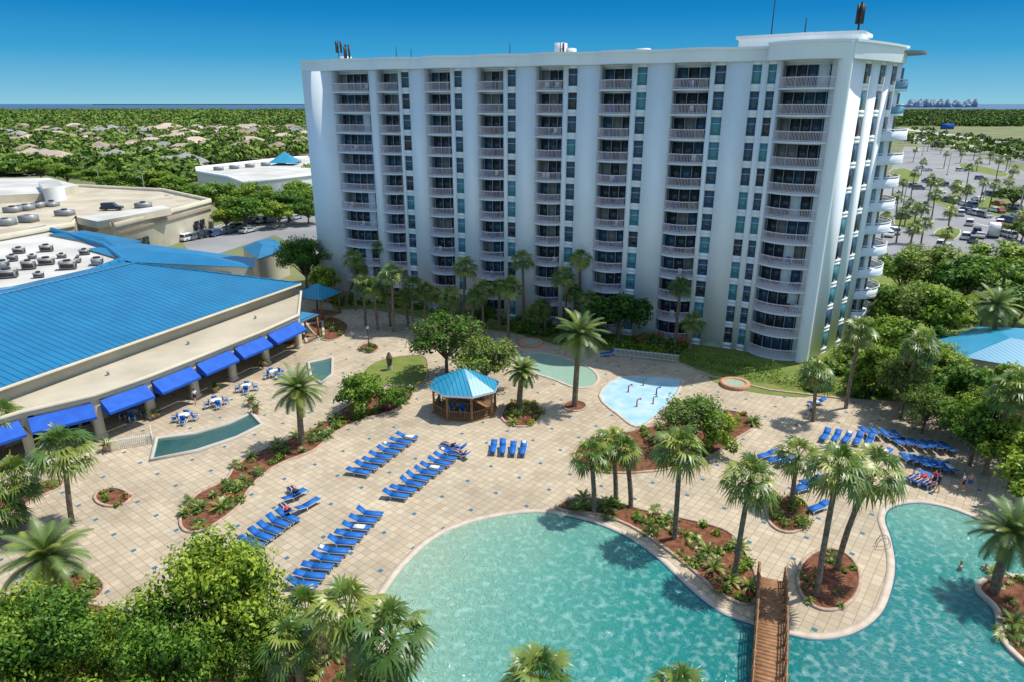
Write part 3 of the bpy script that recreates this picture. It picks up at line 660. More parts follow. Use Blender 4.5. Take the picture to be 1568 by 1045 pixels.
for (u,v) in ((20,325),(40,322),(60,318),(80,316),(100,330),(220,318),(10,345),(45,340)):
    x,y=P(u,v,7); w_=random.uniform(1,1.8); b.box(x-w_,x+w_,y-1.2,y+1.2,7,7+random.uniform(.9,1.5),'metal'); b.cyl((x,y,8.2),(x,y,8.5),.6,.6,'dark',10)
b.build('walls_and_roof',st)
b=MB(); r=[P(u,v,7) for u,v in ((302,264),(300,258),(435,243),(483,240),(500,262),(478,268),(372,281),(350,272))]; b.prism(r,0,7,'trim','roofwhite'); b.band(np.array(r),.8,6.9,7.7,'trim')
p0=np.array(P(372,281,7)); p1=np.array(P(478,268,7)); tt=(p1-p0)/np.linalg.norm(p1-p0); LL=np.linalg.norm(p1-p0); nn=np.array([tt[1],-tt[0]])
for f in np.linspace(.08,.9,9): q=p0+tt*LL*f; b.prism([tuple(q+nn*.41),tuple(q+tt*2.5+nn*.41),tuple(q+tt*2.5+nn*.5),tuple(q+nn*.5)],.2,3.4,'gl3',None,None,True)
for f in np.linspace(.1,.9,6): q=np.array(P(320+150*f,262-14*f,7)); b.box(q[0]-1.5,q[0]+1.5,q[1]-1,q[1]+1,7,8.3,'metal')
q=np.array(P(437,252,7)); b.add([(q[0]-5,q[1]-5,8),(q[0]+5,q[1]-5,8),(q[0]+5,q[1]+5,8),(q[0]-5,q[1]+5,8),(q[0],q[1],12)],[(0,1,4),(1,2,4),(2,3,4),(3,0,4)],'broof3')
b.build('white_warehouse')
b=MB(); 
for px in ([(280,372),(330,345),(480,325),(520,350),(500,400),(420,360),(300,400)],):
    b.sheet(rawp(px),.02,'asphalt')
for i in range(14):
    x,y=P(335+9*i,345); b.box(x-.08,x+.08,y-3,y+2,.02,.026,'paint')
b.build('side_parking_lot')
def house_mesh(seed):
    r=random.Random(seed); b=MB(); w=r.uniform(15,20); l=r.uniform(11,15); h=3; rr=3.4
    b.box(-w/2,w/2,-l/2,l/2,0,h,'hwall'); k='hroof%d'%(seed%4+1)
    W2,L2_=w/2+.6,l/2+.6; rx=W2-L2_
    V=[(-W2,-L2_,h),(W2,-L2_,h),(W2,L2_,h),(-W2,L2_,h),(-max(rx,.5),0,h+rr),(max(rx,.5),0,h+rr)]
    b.add(V,[(0,1,5,4)],k); b.add(V,[(2,3,4,5)],k); b.add(V,[(0,4,3)],k); b.add(V,[(1,2,5)],k)
    g_=r.choice((-1,1)); gx=g_*w*.3
    b.box(gx-3.2,gx+3.2,-l/2-4,-l/2+.2,0,h-.1,'hwall')
    V=[(gx-3.8,-l/2-4.6,h),(gx+3.8,-l/2-4.6,h),(gx+3.8,0,h),(gx-3.8,0,h),(gx,-l/2-1,h+2),(gx,0,h+2)]
    b.add(V,[(0,1,4)],k); b.add(V,[(1,2,5,4)],k); b.add(V,[(3,0,4,5)],k)
    for i in range(3): x=-w/2+2+i*(w-4)/2; b.box(x-.9,x+.9,-l/2-.05,-l/2-.003,.8,2.3,'gl1'); b.box(x-.9,x+.9,l/2+.003,l/2+.05,.8,2.3,'gl1')
    b.box(gx-2.3,gx+2.3,-l/2-4.06,-l/2-4.003,.1,2.3,'trim')
    o=b.build('house'); me=o.data; bpy.data.objects.remove(o); return me
M['hwall']=mat('house_stucco',(.55,.50,.42),.9); M['hroof1']=mat('shingle_tan',(.36,.29,.22),.9,(.44,.36,.28),.5); M['hroof2']=mat('shingle_grey',(.22,.22,.23),.9,(.29,.28,.28),.5); M['hroof3']=mat('shingle_pink',(.46,.36,.29),.9,(.52,.42,.34),.5); M['hroof4']=mat('shingle_brown',(.27,.20,.15),.9,(.33,.25,.19),.5)
HM=[house_mesh(i) for i in range(8)]; hpos=[]
tries=0
while len(hpos)<120 and tries<20000:
    tries+=1; u=random.uniform(-60,480); v=199+69*random.random()**.8
    if u<60 and v>250: continue
    if u>290 and v>240: continue
    if u<300 and v>262: continue
    x,y=P(u,v)
    if all((x-a)**2+(y-b_)**2>27**2 for a,b_ in hpos): hpos.append((x,y)); obj('house',random.choice(HM),None,(x,y,0),random.choice([0.2,1.77,3.3,-1.2,.7])+random.uniform(-.2,.2),random.uniform(1.0,1.3))
b=MB()
for i,(a0,c0) in enumerate((((-40,250),(330,238)),((-60,228),(460,222)),((200,268),(330,205)),((40,262),(180,205)))):
    a=np.array(P(*a0));c=np.array(P(*c0));t=(c-a)/np.linalg.norm(c-a);n=np.array([-t[1],t[0]])*3.5; b.sheet([tuple(a-n),tuple(c-n),tuple(c+n),tuple(a+n)],.03+.006*i,'concrete')
b.build('residential_streets')
def mass(name,samples,mats,nleaf=40):
    mb=MB(); rng=np.random.default_rng(3)
    n=len(samples); S=np.array(samples)
    d=rng.normal(size=(n,nleaf,3)); d/=np.linalg.norm(d,axis=2)[:,:,None]; d[:,:,2]=np.abs(d[:,:,2])*1.0-.15
    r=S[:,2][:,None,None]; kn=rng.uniform(.65,1.1,(n,nleaf,1)); fz=S[:,4][:,None,None]
    pos=d*r*kn*np.concatenate([np.ones((n,1,2)),fz],2); pos[:,:,0]+=S[:,0][:,None]; pos[:,:,1]+=S[:,1][:,None]; pos[:,:,2]+=(S[:,3])[:,None]
    nr=d+rng.normal(size=d.shape)*.5; nr/=np.linalg.norm(nr,axis=2)[:,:,None]
    a=np.cross(nr,rng.normal(size=d.shape)); a/=np.linalg.norm(a,axis=2)[:,:,None]; b_=np.cross(nr,a); sz=np.minimum(r*rng.uniform(.18,.36,(n,nleaf,1)),2.8)
    V=np.stack([pos-a*sz,pos+b_*sz*.8,pos+a*sz,pos-b_*sz*.8],2)
    tone=np.clip(rng.random(n)[:,None]*.8+rng.random((n,nleaf))*.4-.1,0,.999); cl=(tone*len(mats)).astype(int)
    for i,k in enumerate(mats):
        s_=V[cl==i]; mb.add(s_.reshape(-1,3),np.arange(len(s_)*4).reshape(-1,4),k)
    mb.build(name)
sm=[]; avoid=[rawp([(295,262),(430,242),(490,238),(500,275),(372,300),(300,285)]),rawp([(-300,270),(120,270),(330,305),(330,345),(180,380),(-300,420)]),rawp([(280,375),(330,348),(480,328),(500,400),(300,400)])]
hp=np.array(hpos)
for _ in range(9500):
    u=random.uniform(-80,500); v=165.5+ (random.random()**1.1)*120
    x,y=P(u,v); 
    if y>3250: continue
    if y<950:
        dx=hp[:,0]-x; dy=hp[:,1]-y
        if np.min(dx**2+dy**2)<12.5**2: continue
        if np.any((np.abs(dx)<8)&(dy>0)&(dy<26)) and random.random()<.6: continue
        if any(inside((x,y),a) for a in avoid): continue
        R=random.uniform(2.6,5.2); zc=R*.8; fz=.85
    else:
        R=min(15,3.5+y/260*random.uniform(.5,1.3)); zc=random.uniform(2,4.5); fz=min(.75,7.5/R)
    sm.append((x,y,R,zc,fz))
mass('distant_woodland',sm,['far1','far2','far2'])
sm=[]
for _ in range(3200):
    u=random.uniform(1370,1640); v=166.5+random.random()**1.1*27
    x,y=P(u,v)
    if y>2900: continue
    R=min(15,3+y/260*random.uniform(.5,1.3)); sm.append((x,y,R,random.uniform(1.5,4),min(.75,6/R)))
for _ in range(250):
    u=random.uniform(480,1380); v=random.uniform(166,200); x,y=P(u,v); R=min(15,3+y/260); sm.append((x,y,R,3,.6))
for _ in range(170):
    u=random.uniform(1360,1640); v=198+(u-1330)*57/370+random.choice((-9,0,0,9,14))+random.uniform(-2,2); x,y=P(u,v); R=random.uniform(2,4); sm.append((x,y,R,R*.8,.85))
mass('coastal_woodland',sm,['far1','far1','far2'])
b=MB()
for i in range(60):
    u=random.uniform(1385,1510); dist=random.uniform(5500,7000); x=(u-784)/1130*dist; w=random.uniform(15,45); h=random.uniform(14,62)
    b.box(x,x+w,dist,dist+30,0,h,'skyl')
    b.box(x+w*.2,x+w*.6,dist+2,dist+25,h,h+5,'skyl')
b.build('distant_skyline')
# ================================================================= RIGHT BACKGROUND
b=MB(); lot=rawp([(1300,405),(1362,262),(1385,224),(1450,226),(1568,262),(1760,310),(1760,425),(1568,398),(1480,385),(1400,400)]); b.sheet(lot,.02,'asphalt')
def stripe(u0,v0,u1,v1,w,k,z): 
    a=np.array(P(u0,v0));c=np.array(P(u1,v1));t=(c-a)/np.linalg.norm(c-a);n=np.array([-t[1],t[0]])*w/2; b.sheet([tuple(a-n),tuple(c-n),tuple(c+n),tuple(a+n)],z,k)
for r_ in range(6):
    for i in range(26):
        u0=1395+r_*26+i*5.2; v0=275+r_*17+i*1.1
        if u0>1640: continue
        x,y=P(u0,v0); b.box(x-.07,x+.07,y-2.5,y+2.5,.02,.026,'paint')
b.build('parking_lot')
b=MB(); stripe(1330,192,1700,248,70,'lawn',.03); stripe(1330,190,1700,240,16,'concrete',.036); stripe(1330,198,1700,262,16,'concrete',.038)
stripe(1330,190,1700,240,.5,'paint',.044); stripe(1330,198,1700,262,.5,'paint',.046)
stripe(1375,213,1760,286,9,'asphalt',.05)
b.build('highway')
b=MB(); 
for px in ([(1362,262),(1385,258),(1408,270),(1400,282),(1372,278)],[(1500,300),(1560,310),(1568,330),(1520,330),(1495,318)],[(1440,300),(1470,306),(1455,318),(1425,308)],[(1375,330),(1410,335),(1400,350),(1370,345)],[(1440,350),(1470,352),(1460,368),(1430,362)],[(1480,250),(1540,264),(1530,270),(1470,256)]): q=smooth_closed(px,0,3); b.sheet(q,.05,'lawn'); b.band(q,.3,0,.14,'concrete')
b.build('parking_island')
def car_mesh(col,suv,seed):
    key='car%d'%seed; M[key]=mat('car_paint_%d'%seed,col,.3,spec=.6); b=MB()
    H=1.75 if suv else 1.42
    prof=[(-2.25,.35),(-2.3,.75),(-2.1,.95),(-1.9,1.0),(-1.35 if not suv else -2.05,H-.05),(-.9,H),(.45,H),(1.15,.98),(2.1,.85),(2.3,.6),(2.25,.35)]
    n=len(prof); hw=.9; V=[]
    for x,z in prof:
        w=hw if z<1.02 else hw*.8; V+= [(x,-w,z),(x,w,z)]
    V=np.array(V)
    for i in range(n-1):
        k=key
        if i==3 or i==6: k='gl1'
        b.add([V[2*i],V[2*i+1],V[2*i+3],V[2*i+2]],[(0,1,2,3)],k)
    b.add([V[2*i] for i in range(n)],[list(range(n))],key); b.add([V[2*i+1] for i in range(n)],[list(range(n))[::-1]],key)
    wp=[(-1.2 if not suv else -1.9,1.05),(-.95 if not suv else -1.8,H-.12),(.4,H-.1),(.95,1.05)]
    for sg in (-1,1): b.add([(x,sg*(hw*(1.0 if z<1.1 else .82)+.012),z) for x,z in wp],[(0,1,2,3)],'gl1')
    for x in (-1.4,1.4):
        for sg in (-1,1): b.cyl((x,sg*.72,.33),(x,sg*.93,.33),.33,.33,'rubber',12); b.cyl((x,sg*.93,.33),(x,sg*.94,.33),.18,.18,'metal',8)
    o=b.build('car'); me=o.data; bpy.data.objects.remove(o); return me
cols=[(.7,.7,.7),(.45,.46,.48),(.03,.03,.035),(.35,.03,.03),(.05,.09,.2),(.75,.75,.72),(.15,.16,.17)]
CM=[car_mesh(c,i%2==0,i) for i,c in enumerate(cols)]
def car(u,v,rot,name='parked_car'): x,y=P(u,v); return obj(name,random.choice(CM),None,(x,y,.025),rot)
for (u,v) in ((290,368),(301,366),(311,364),(321,362),(332,361),(343,358),(354,356),(365,351),(390,342),(255,373),(430,335),(402,341),(414,340),(452,336),(380,356)): car(u,v,1.2)
x,y=P(172,322,7); obj('parked_car',CM[2],None,(x,y,7.02),.2)
for (u,v,r) in ((1365,355,1),(1372,358,1),(1362,362,1),(1390,285,.3),(1399,287,.3),(1406,290,.3),(1408,258,.4),(1484,345,1),(1495,358,1),(1478,366,1),(1490,371,1),(1470,330,1),(1440,378,1),(1448,381,1),(1500,364,1),(1530,345,1),(1415,320,.3),(1382,335,.4),(1524,300,.3),(1545,380,.3),(1350,320,.3),(1438,280,.4),(1465,292,.3),(1420,262,.3),(1470,262,.3),(1500,275,.3)): car(u,v,r+random.uniform(-.1,.1))
for r_ in range(6):
    for i in range(26):
        u0=1397.6+r_*26+i*5.2; v0=275+r_*17+i*1.1
        if u0<1600 and random.random()<.26: car(u0,v0,1.57)
for i in range(34):
    u=random.uniform(1385,1640); k=random.choice((0,1)); v=(190+(u-1330)*50/370) if k else (198+(u-1330)*64/370); car(u,v+random.uniform(-.6,.6),-.75,'car')
b=MB(); b.box(-3.2,1.4,-1.1,1.1,.6,3.2,'trim'); b.box(1.42,2.9,-1,1,.5,2.3,'trim'); b.box(2.6,2.91,-.85,.85,1.4,2.1,'gl1'); 
for x in (-2,2):
    for sg in (-1,1): b.cyl((x,sg*.8,.45),(x,sg*1.12,.45),.45,.45,'rubber',12)
x,y=P(1520,362); b.build('delivery_truck',None,(x,y,.02)).rotation_euler=(0,0,1.0)
b=MB(); b.cyl((0,0,0),(0,0,9),.5,.5,'metal'); b.box(-6,6,-.3,.3,8,13,'dark'); b.box(-5.7,5.7,-.36,-.303,8.3,12.7,'awn'); x,y=P(1447,212); b.build('billboard',None,(x,y,0))
def lamp(x,y,h,name='street_lamp'):
    b=MB(); b.cyl((0,0,0),(0,0,h),.16,.11,'concrete',6); b.cyl((0,0,h),(1.4,0,h+.25),.05,.04,'metal',5); b.cyl((0,0,h),(-1.4,0,h+.25),.05,.04,'metal',5)
    b.box(1.1,1.9,-.18,.18,h+.18,h+.32,'metal'); b.box(-1.9,-1.1,-.18,.18,h+.18,h+.32,'metal'); b.box(-.3,.3,-.3,.3,0,.6,'concrete'); b.build(name,None,(x,y,0))
for bp,cr in (((156,300),(145,256)),((225,312),(213,262)),((55,312),(44,268)),((124,312),(118,285)),((270,340),(262,300)),((320,320),(312,300)),((1380,330),(1390,275)),((1500,330),(1506,285)),((1450,268),(1452,232)),((1556,340),(1560,290)),((1412,238),(1412,206)),((1500,240),(1500,205)),((1545,258),(1545,222)),((1430,225),(1430,195)),((1470,232),(1470,200)),((1520,245),(1520,210))):
    x,y,H,_=PH(bp,cr); lamp(x,y,max(6,min(H,14)))
# ================================================================= PALMS
F_=[((1033,825),(1042,688),1.15),((1125,885),(1150,735),1.15),((910,785),(905,698),.95),((943,764),(938,680),.95),((966,777),(958,692),.9),
((1250,912),(1284,718),1.2),((1282,872),(1338,722),1.35),((1212,772),(1222,700),1.2),((1245,645),(1250,572),1.1),((1295,625),(1318,508),1.05),
((1378,640),(1408,532),1.15),((1240,530),(1250,470),1.0),((1275,520),(1284,492),.9),((1508,728),(1556,598),1.3),((1033,535),(1042,440),1.0),((1055,545),(1062,494),.95),((1098,515),(1105,458),.85),
((985,495),(986,408),1.0),((778,518),(780,440),1.15),((110,800),(98,690),1.3),((40,800),(22,735),1.3),((5,700),(2,640),1.2),((18,820),(-5,785),1.2),
((635,450),(637,358),1.0),((585,460),(582,372),1.0),((545,475),(542,396),1.05),((530,470),(550,408),.9),((578,505),(572,440),1.15),((603,508),(600,420),1.1),((598,500),(592,448),1.0),((632,505),(632,440),1.1),((625,500),(618,455),1.0),((710,500),(712,410),1.15),((692,510),(690,455),1.2),((682,500),(668,452),1.0),((740,510),(738,446),1.1),((802,500),(800,398),1.0),((888,505),(888,396),1.0),((868,510),(862,425),1.1),((905,520),(905,462),1.1),((880,510),(880,450),1.0),
((560,500),(556,436),1.0),((650,505),(652,446),1.05),((722,512),(726,456),1.0),((764,505),(765,440),1.0),((835,508),(832,470),.8)]
for b_,c,s_ in F_: palm(b_,c,s_)
palm((880,622),(888,512),1.12,'date','date_palm'); palm((462,680),(456,596),1.0,'date','date_palm'); palm((795,625),(800,568),.75,'date','date_palm')
palm((85,930),(72,852),1.05,'date','date_palm'); palm((1515,560),(1525,468),1.15,'date','date_palm'); palm((1522,908),(1552,815),.95,'date','date_palm')
palm((478,1015),(470,940),1.0); 
for (u,v,z,s_) in ((520,940,7,1.2),(612,975,7.5,1.2),(455,985,5.5,.9),(822,1045,8.5,1.0),(1030,1070,8,.9),(560,1040,5,.9)):
    x,y=P(u,v,z); palm_xy(x,y,z,s_)
for (u,v) in ((1410,268),(1425,290),(1445,258),(1462,306),(1480,285),(1500,312),(1372,330),(1385,345),(1395,372),(1425,345),(1432,300),(1515,318),(1540,300),(1560,330),(1545,290),(1470,250),(1495,262),(1525,275),(1398,248),(1410,375),(1450,360),(1555,375),(1380,310),(1355,340),(1420,232),(1440,236),(1470,240),(1405,355),(1440,395),(1390,390),(1490,245),(1515,252),(1540,262),(1395,300),(1475,325),(1366,300),(1350,365),(1372,372),(1420,312),(1455,335)):
    x,y=P(u,v); palm_xy(x,y,random.uniform(4.5,8),random.uniform(1,1.25))
# ================================================================= TREES
tree('big',335,925,6,3.7,'oak_tree'); tree('big',255,1010,5,3.0,'oak_tree'); tree('big',70,985,5,3.4,'oak_tree'); tree('big',150,1010,4,2.6,'oak_tree'); tree('big',10,1000,5,3,'oak_tree'); tree('big',400,1000,4,2.2,'oak_tree')
tree('big',465,395,6,5.2,'live_oak'); tree('mid',495,430,3.5,3.0,'live_oak')
tree('olive',682,518,4.5,4.6,'willow_oak'); tree('olive',745,545,4,3.5,'crepe_myrtle'); tree('bush',548,602,2,3,'garden_bush'); tree('bush',600,610,1.3,1.7,'garden_bush')
tree('olive',1063,640,3,3.3,'crepe_myrtle'); tree('bush',1090,662,2,2.6,'garden_bush'); tree('dark',950,478,4.5,4.3,'magnolia_tree'); tree('dark',880,495,2.5,2.4,'magnolia_tree')
tree('dark',745,482,2,2.2,'magnolia_tree'); tree('olive',905,465,3.4,2.6,'crepe_myrtle'); tree('olive',826,480,3.4,1.8,'crepe_myrtle')
for (u,v,z,R,k) in ((1385,415,5,5.0,'mid'),(1430,408,6,6,'olive'),(1490,425,6,6.5,'mid'),(1545,400,5,6,'mid'),(1400,470,5,4.5,'olive'),(1360,470,4.5,4.0,'mid'),(1440,480,5,4.5,'mid'),(1345,560,3.5,3.0,'mid'),(1390,575,4,3.2,'olive'),(1430,560,4,4.0,'big'),(1475,600,4,3.2,'mid'),(1500,650,4,3.2,'mid'),(1545,590,4,3.4,'mid'),(1568,650,4,4,'olive'),(1350,510,3.5,3.0,'mid'),(1440,525,3,2.8,'dark'),(1590,450,5,5,'mid'),(1560,690,3.5,2.6,'mid'),(1320,580,2,1.8,'bush'),(1420,620,3,2.6,'olive'),(1480,640,2.5,2.2,'bush'),(1560,470,4,3.6,'mid'),(1325,450,4,4,'dark'),(1380,520,4,3.4,'mid'),(1520,625,3.5,3.2,'big'),(1580,740,3,3,'mid'),(1555,300,4,6,'mid'),(1568,350,3,4,'mid'),(1510,470,4,3.4,'mid')): tree(k,u,v,z,R,'leafy_tree')
for (u,v,z,R) in ((370,322,5,7),(335,300,6,7),(405,312,5,6),(440,312,5,6),(470,300,5,7),(345,330,4,4.5),(425,325,4,4.5),(470,320,4,4.5),(385,300,6,6),(190,278,5,8),(150,270,5,7),(235,276,5,8),(270,285,5,7),(100,265,5,7),(260,240,5,8),(60,258,5,7),(295,300,5,6),(455,290,5,6)): tree('mid',u,v,z,R,'leafy_tree')
# ================================================================= SHRUBS
shr={'palm_bed':(60,.3,.65),'round_palm_bed':(14,.2,.4),'small_bed':(8,.5,.9),'tree_bed':(34,.3,.7),'gazebo_bed':(20,.3,.6),'long_bed':(80,.3,.7),'round_bed':(8,.25,.4),'left_bed':(14,.3,.6),'left_palm_bed':(14,.3,.6),'entry_bed':(5,.3,.6),'corner_bed':(10,.3,.8),'front_left_bed':(40,.4,.9),'front_palm_bed':(26,.4,.7),'island':(26,.4,.8)}
for nm,(n,a,c) in shr.items():
    shrubs(bedpoly[nm],n,'garden_shrubs',a,c,('leaf','cycad','olive','grass') if n>10 else ('leaf','olive'),.1,seed=n)
hz=smooth_closed([(500,470),(560,465),(640,478),(700,490),(780,505),(850,520),(930,530),(990,540),(1040,540),(1040,520),(900,500),(700,465),(520,440)])
shrubs(hz,150,'foundation_shrubs',.5,1.2,('leaf','olive','leaf','grass'),.03,1,110,.22)
hz=smooth_closed([(1300,540),(1568,600),(1568,690),(1450,640),(1390,618),(1310,605),(1220,590)])
shrubs(hz,120,'border_shrubs',.5,1.3,('leaf','leaf','olive','grass'),.03,2,120,.22)
def hedge(path,w,h,name,n=70):
    pts=rawp(path); mb=MB(); rng=np.random.default_rng(len(path)); C_=[];R_=[]
    for i in range(len(pts)-1):
        L=np.linalg.norm(pts[i+1]-pts[i]); m=max(1,int(L/(w*.5)))
        for j in range(m): p=pts[i]+(pts[i+1]-pts[i])*(j/m); C_.append((p[0]+rng.uniform(-.1,.1),p[1],h*.5)); R_.append(w*.62*rng.uniform(.9,1.1))
    leafcloud(rng,C_,R_,len(C_)*n,.14,['lf2','lf3','lf2'],mb,h/w,.5); mb.build(name)
hedge([(1040,553),(1090,566),(1150,578),(1210,588),(1270,597),(1310,600)],1.6,1.3,'clipped_hedge')
hedge([(1040,545),(1100,556),(1150,563),(1200,572)],1.5,1.2,'clipped_hedge')
hedge([(940,535),(985,538),(1025,545)],1.3,1.1,'clipped_hedge')
# ================================================================= FURNITURE
def lounger_mesh(raised,towel=False,seed=0):
    b=MB(); 
    def plank(x0,z0,x1,z1,w,t,k):
        V=[(x0,-w,z0),(x1,-w,z1),(x1,w,z1),(x0,w,z0),(x0,-w,z0-t),(x1,-w,z1-t),(x1,w,z1-t),(x0,w,z0-t)]
        b.add(V,[(0,1,2,3),(4,7,6,5),(0,4,5,1),(1,5,6,2),(2,6,7,3),(3,7,4,0)],k)
    plank(-1.0,.42,.35,.40,.31,.04,'sling'); dx,dz=.7*math.cos(raised),.7*math.sin(raised); plank(.36,.40,.36+dx,.40+dz,.31,.04,'sling')
    for sg in (-1,1):
        b.box(-1.0,.40,sg*.30-.025,sg*.30+.025,.30,.36,'plastic'); 
        for x in (-.85,.3): b.box(x-.03,x+.03,sg*.30-.025,sg*.30+.025,0,.30,'plastic')
        b.cyl((.36,sg*.32,.36),(.36+dx,sg*.32,.36+dz),.018,.018,'plastic',5)
    if towel: plank(-.6,.445,.2,.425,.26,.02,'towel')
    if seed: plank(.7,.40+.36*math.tan(raised)+.03,.95,.40+.6*math.tan(raised)+.04,.2,.05,'towel')
    o=b.build('sun_lounger'); me=o.data; bpy.data.objects.remove(o); return me
LM=[lounger_mesh(.5),lounger_mesh(.25),lounger_mesh(.7),lounger_mesh(.45,True),lounger_mesh(.4,False,1)]
def LMr(): return random.choices(LM,[5,3,3,.7,1])[0]
def lounger(u,v,rot): x,y=P(u,v); return obj('sun_lounger',LMr(),None,(x,y,.015),rot,1.0)
def row(u0,v0,u1,v1,n,off=0):
    a=np.array(P(u0,v0));c=np.array(P(u1,v1));t=(c-a);ang=math.atan2(t[1],t[0])-math.pi/2+off
    for i in range(n):
        p=a+t*(i/(n-1)); obj('sun_lounger',LMr(),None,(p[0]+random.uniform(-.05,.05),p[1]+random.uniform(-.05,.05),.015),ang+random.uniform(-.06,.06),(1.06,.95,1))
row(550,728,624,674,8,math.pi+.2); row(606,764,692,698,9,math.pi+.2); row(462,902,566,792,10,math.pi+.2)
row(755,690,800,693,4,math.pi+.05); row(385,836,440,797,5,math.pi); row(452,764,472,778,2,.1); lounger(700,692,0)
row(1262,672,1330,680,5,math.pi-.4); row(1375,682,1450,690,6,.4); row(1388,708,1455,722,6,.4); row(1172,702,1202,712,3,2.8); lounger(1240,742,.3); lounger(1230,752,.4); lounger(1252,782,.5); row(1325,666,1372,672,4,.3); lounger(1495,690,.6); lounger(1050,712,.2); lounger(1250,620,.3); lounger(930,545,.3)
def dining(u,v,r=0):
    x,y=P(u,v); b=MB(); b.cyl((0,0,.72),(0,0,.76),.5,.5,'plastic',18); b.cyl((0,0,0),(0,0,.72),.05,.05,'plastic'); b.cyl((0,0,0),(0,0,.05),.3,.25,'plastic',10)
    b.build('patio_table',None,(x,y,.012))
    for i in range(4):
        a=r+i*math.pi/2; T=TF(x+.95*math.cos(a),y+.95*math.sin(a),a+math.pi/2); c=MB()
        c.box(-.25,.25,-.23,.23,.40,.46,'sling',T); c.box(-.25,.25,-.29,-.23,.42,.95,'sling',T) 
        for sx in (-.24,.24):
            for sy in (-.24,.24): c.box(sx-.025,sx+.025,sy-.025,sy+.025,0,.62,'plastic',T)
            c.box(sx-.03,sx+.03,-.24,.27,.62,.66,'sling',T)
        c.build('patio_chair',None,(0,0,.012))
for u,v,r in ((284,645,.2),(332,622,.6),(378,599,.3),(420,577,.8)): dining(u,v,r)
dining(205,640,.4) ; dining(705,628,.3)
br=empty('wooden_footbridge'); b=MB(); a=np.array(P(1180,888)); c=np.array(P(1172,1110)); t=(c-a)/np.linalg.norm(c-a); n=np.array([-t[1],t[0]]); L=np.linalg.norm(c-a); ns=46
zf=lambda s:.12+.9*math.sin(math.pi*min(1,max(0,s)))
for i in range(ns):
    s0,s1=i/ns,(i+.9)/ns; p=a+t*L*s0;q=a+t*L*s1; z0,z1=zf(s0),zf(s1); w=n*.85
    V=[(*(p-w),z0),(*(q-w),z1),(*(q+w),z1),(*(p+w),z0),(*(p-w),z0-.08),(*(q-w),z1-.08),(*(q+w),z1-.08),(*(p+w),z0-.08)]
    b.add(V,[(0,1,2,3),(4,7,6,5),(0,4,5,1),(1,5,6,2),(2,6,7,3),(3,7,4,0)],'wood')
for sg in (-1,1):
    for i in range(13):
        s=i/12; p=a+t*L*s+n*.82*sg; b.box(p[0]-.07,p[0]+.07,p[1]-.07,p[1]+.07,zf(s)-.6,zf(s)+1.1,'wood')
        if i<12:
            s2=(i+1)/12; q=a+t*L*s2+n*.82*sg
            for h in (1.05,.65,.3): b.cyl((*p,zf(s)+h),(*q,zf(s2)+h),.045,.045,'wood',5)
b.build('deck_and_rails',br)
def fence(path,name='white_picket_fence'):
    pts=rawp(path); b=MB()
    for i in range(len(pts)-1):
        p,q=pts[i],pts[i+1]; L=np.linalg.norm(q-p)
        for z in (.25,.95): b.cyl((*p,z),(*q,z),.03,.03,'trim',4)
        for j in range(int(L/.16)): c=p+(q-p)*(j*.16/L); b.box(c[0]-.02,c[0]+.02,c[1]-.02,c[1]+.02,.05,1.1,'trim')
    b.build(name)
fence([(165,692),(185,688),(235,680),(232,664)]); fence([(390,530),(440,520)]); fence([(940,545),(1040,556)],'metal_fence')
for (u,v) in ((165,690),(236,640),(392,632),(405,560),(330,600),(385,620)):
    x,y=P(u,v); b=MB(); b.cyl((0,0,0),(0,0,.6),.25,.38,'terra',12); rng=np.random.default_rng(int(u)); pinnate_crown(b,rng,(0,0,.6),.9,14,'pf1','pf2',5,75,9,.04,.22); b.build('potted_plant',None,(x,y,.012))
x,y=P(597,566); b=MB(); b.cyl((0,0,0),(0,0,.5),.35,.3,'concrete',12); b.cyl((0,0,.5),(0,0,1.5),.25,.4,'bark',12); b.cyl((0,0,1.5),(0,0,2.2),.4,.12,'bark',12); b.build('bronze_statue',None,(x,y,.012))
x,y=P(565,533); b=MB(); b.cyl((0,0,0),(0,0,2.6),.06,.05,'dark'); b.cyl((0,0,2.6),(0,0,2.9),.12,.2,'light',8); b.cyl((0,0,2.9),(0,0,3.05),.22,.02,'dark',8); b.build('garden_lamp',None,(x,y,.05))
b=MB()
for (u,v) in ((1352,840),(1350,835)):
    x,y=P(u,v); 
    for k in range(6):
        a0,a1=math.pi*k/6,math.pi*(k+1)/6; b.cyl((x-.5*math.cos(a0),y,.1+.8*math.sin(a0)),(x-.5*math.cos(a1),y,.1+.8*math.sin(a1)),.025,.025,'metal',5)
b.build('pool_ladder')
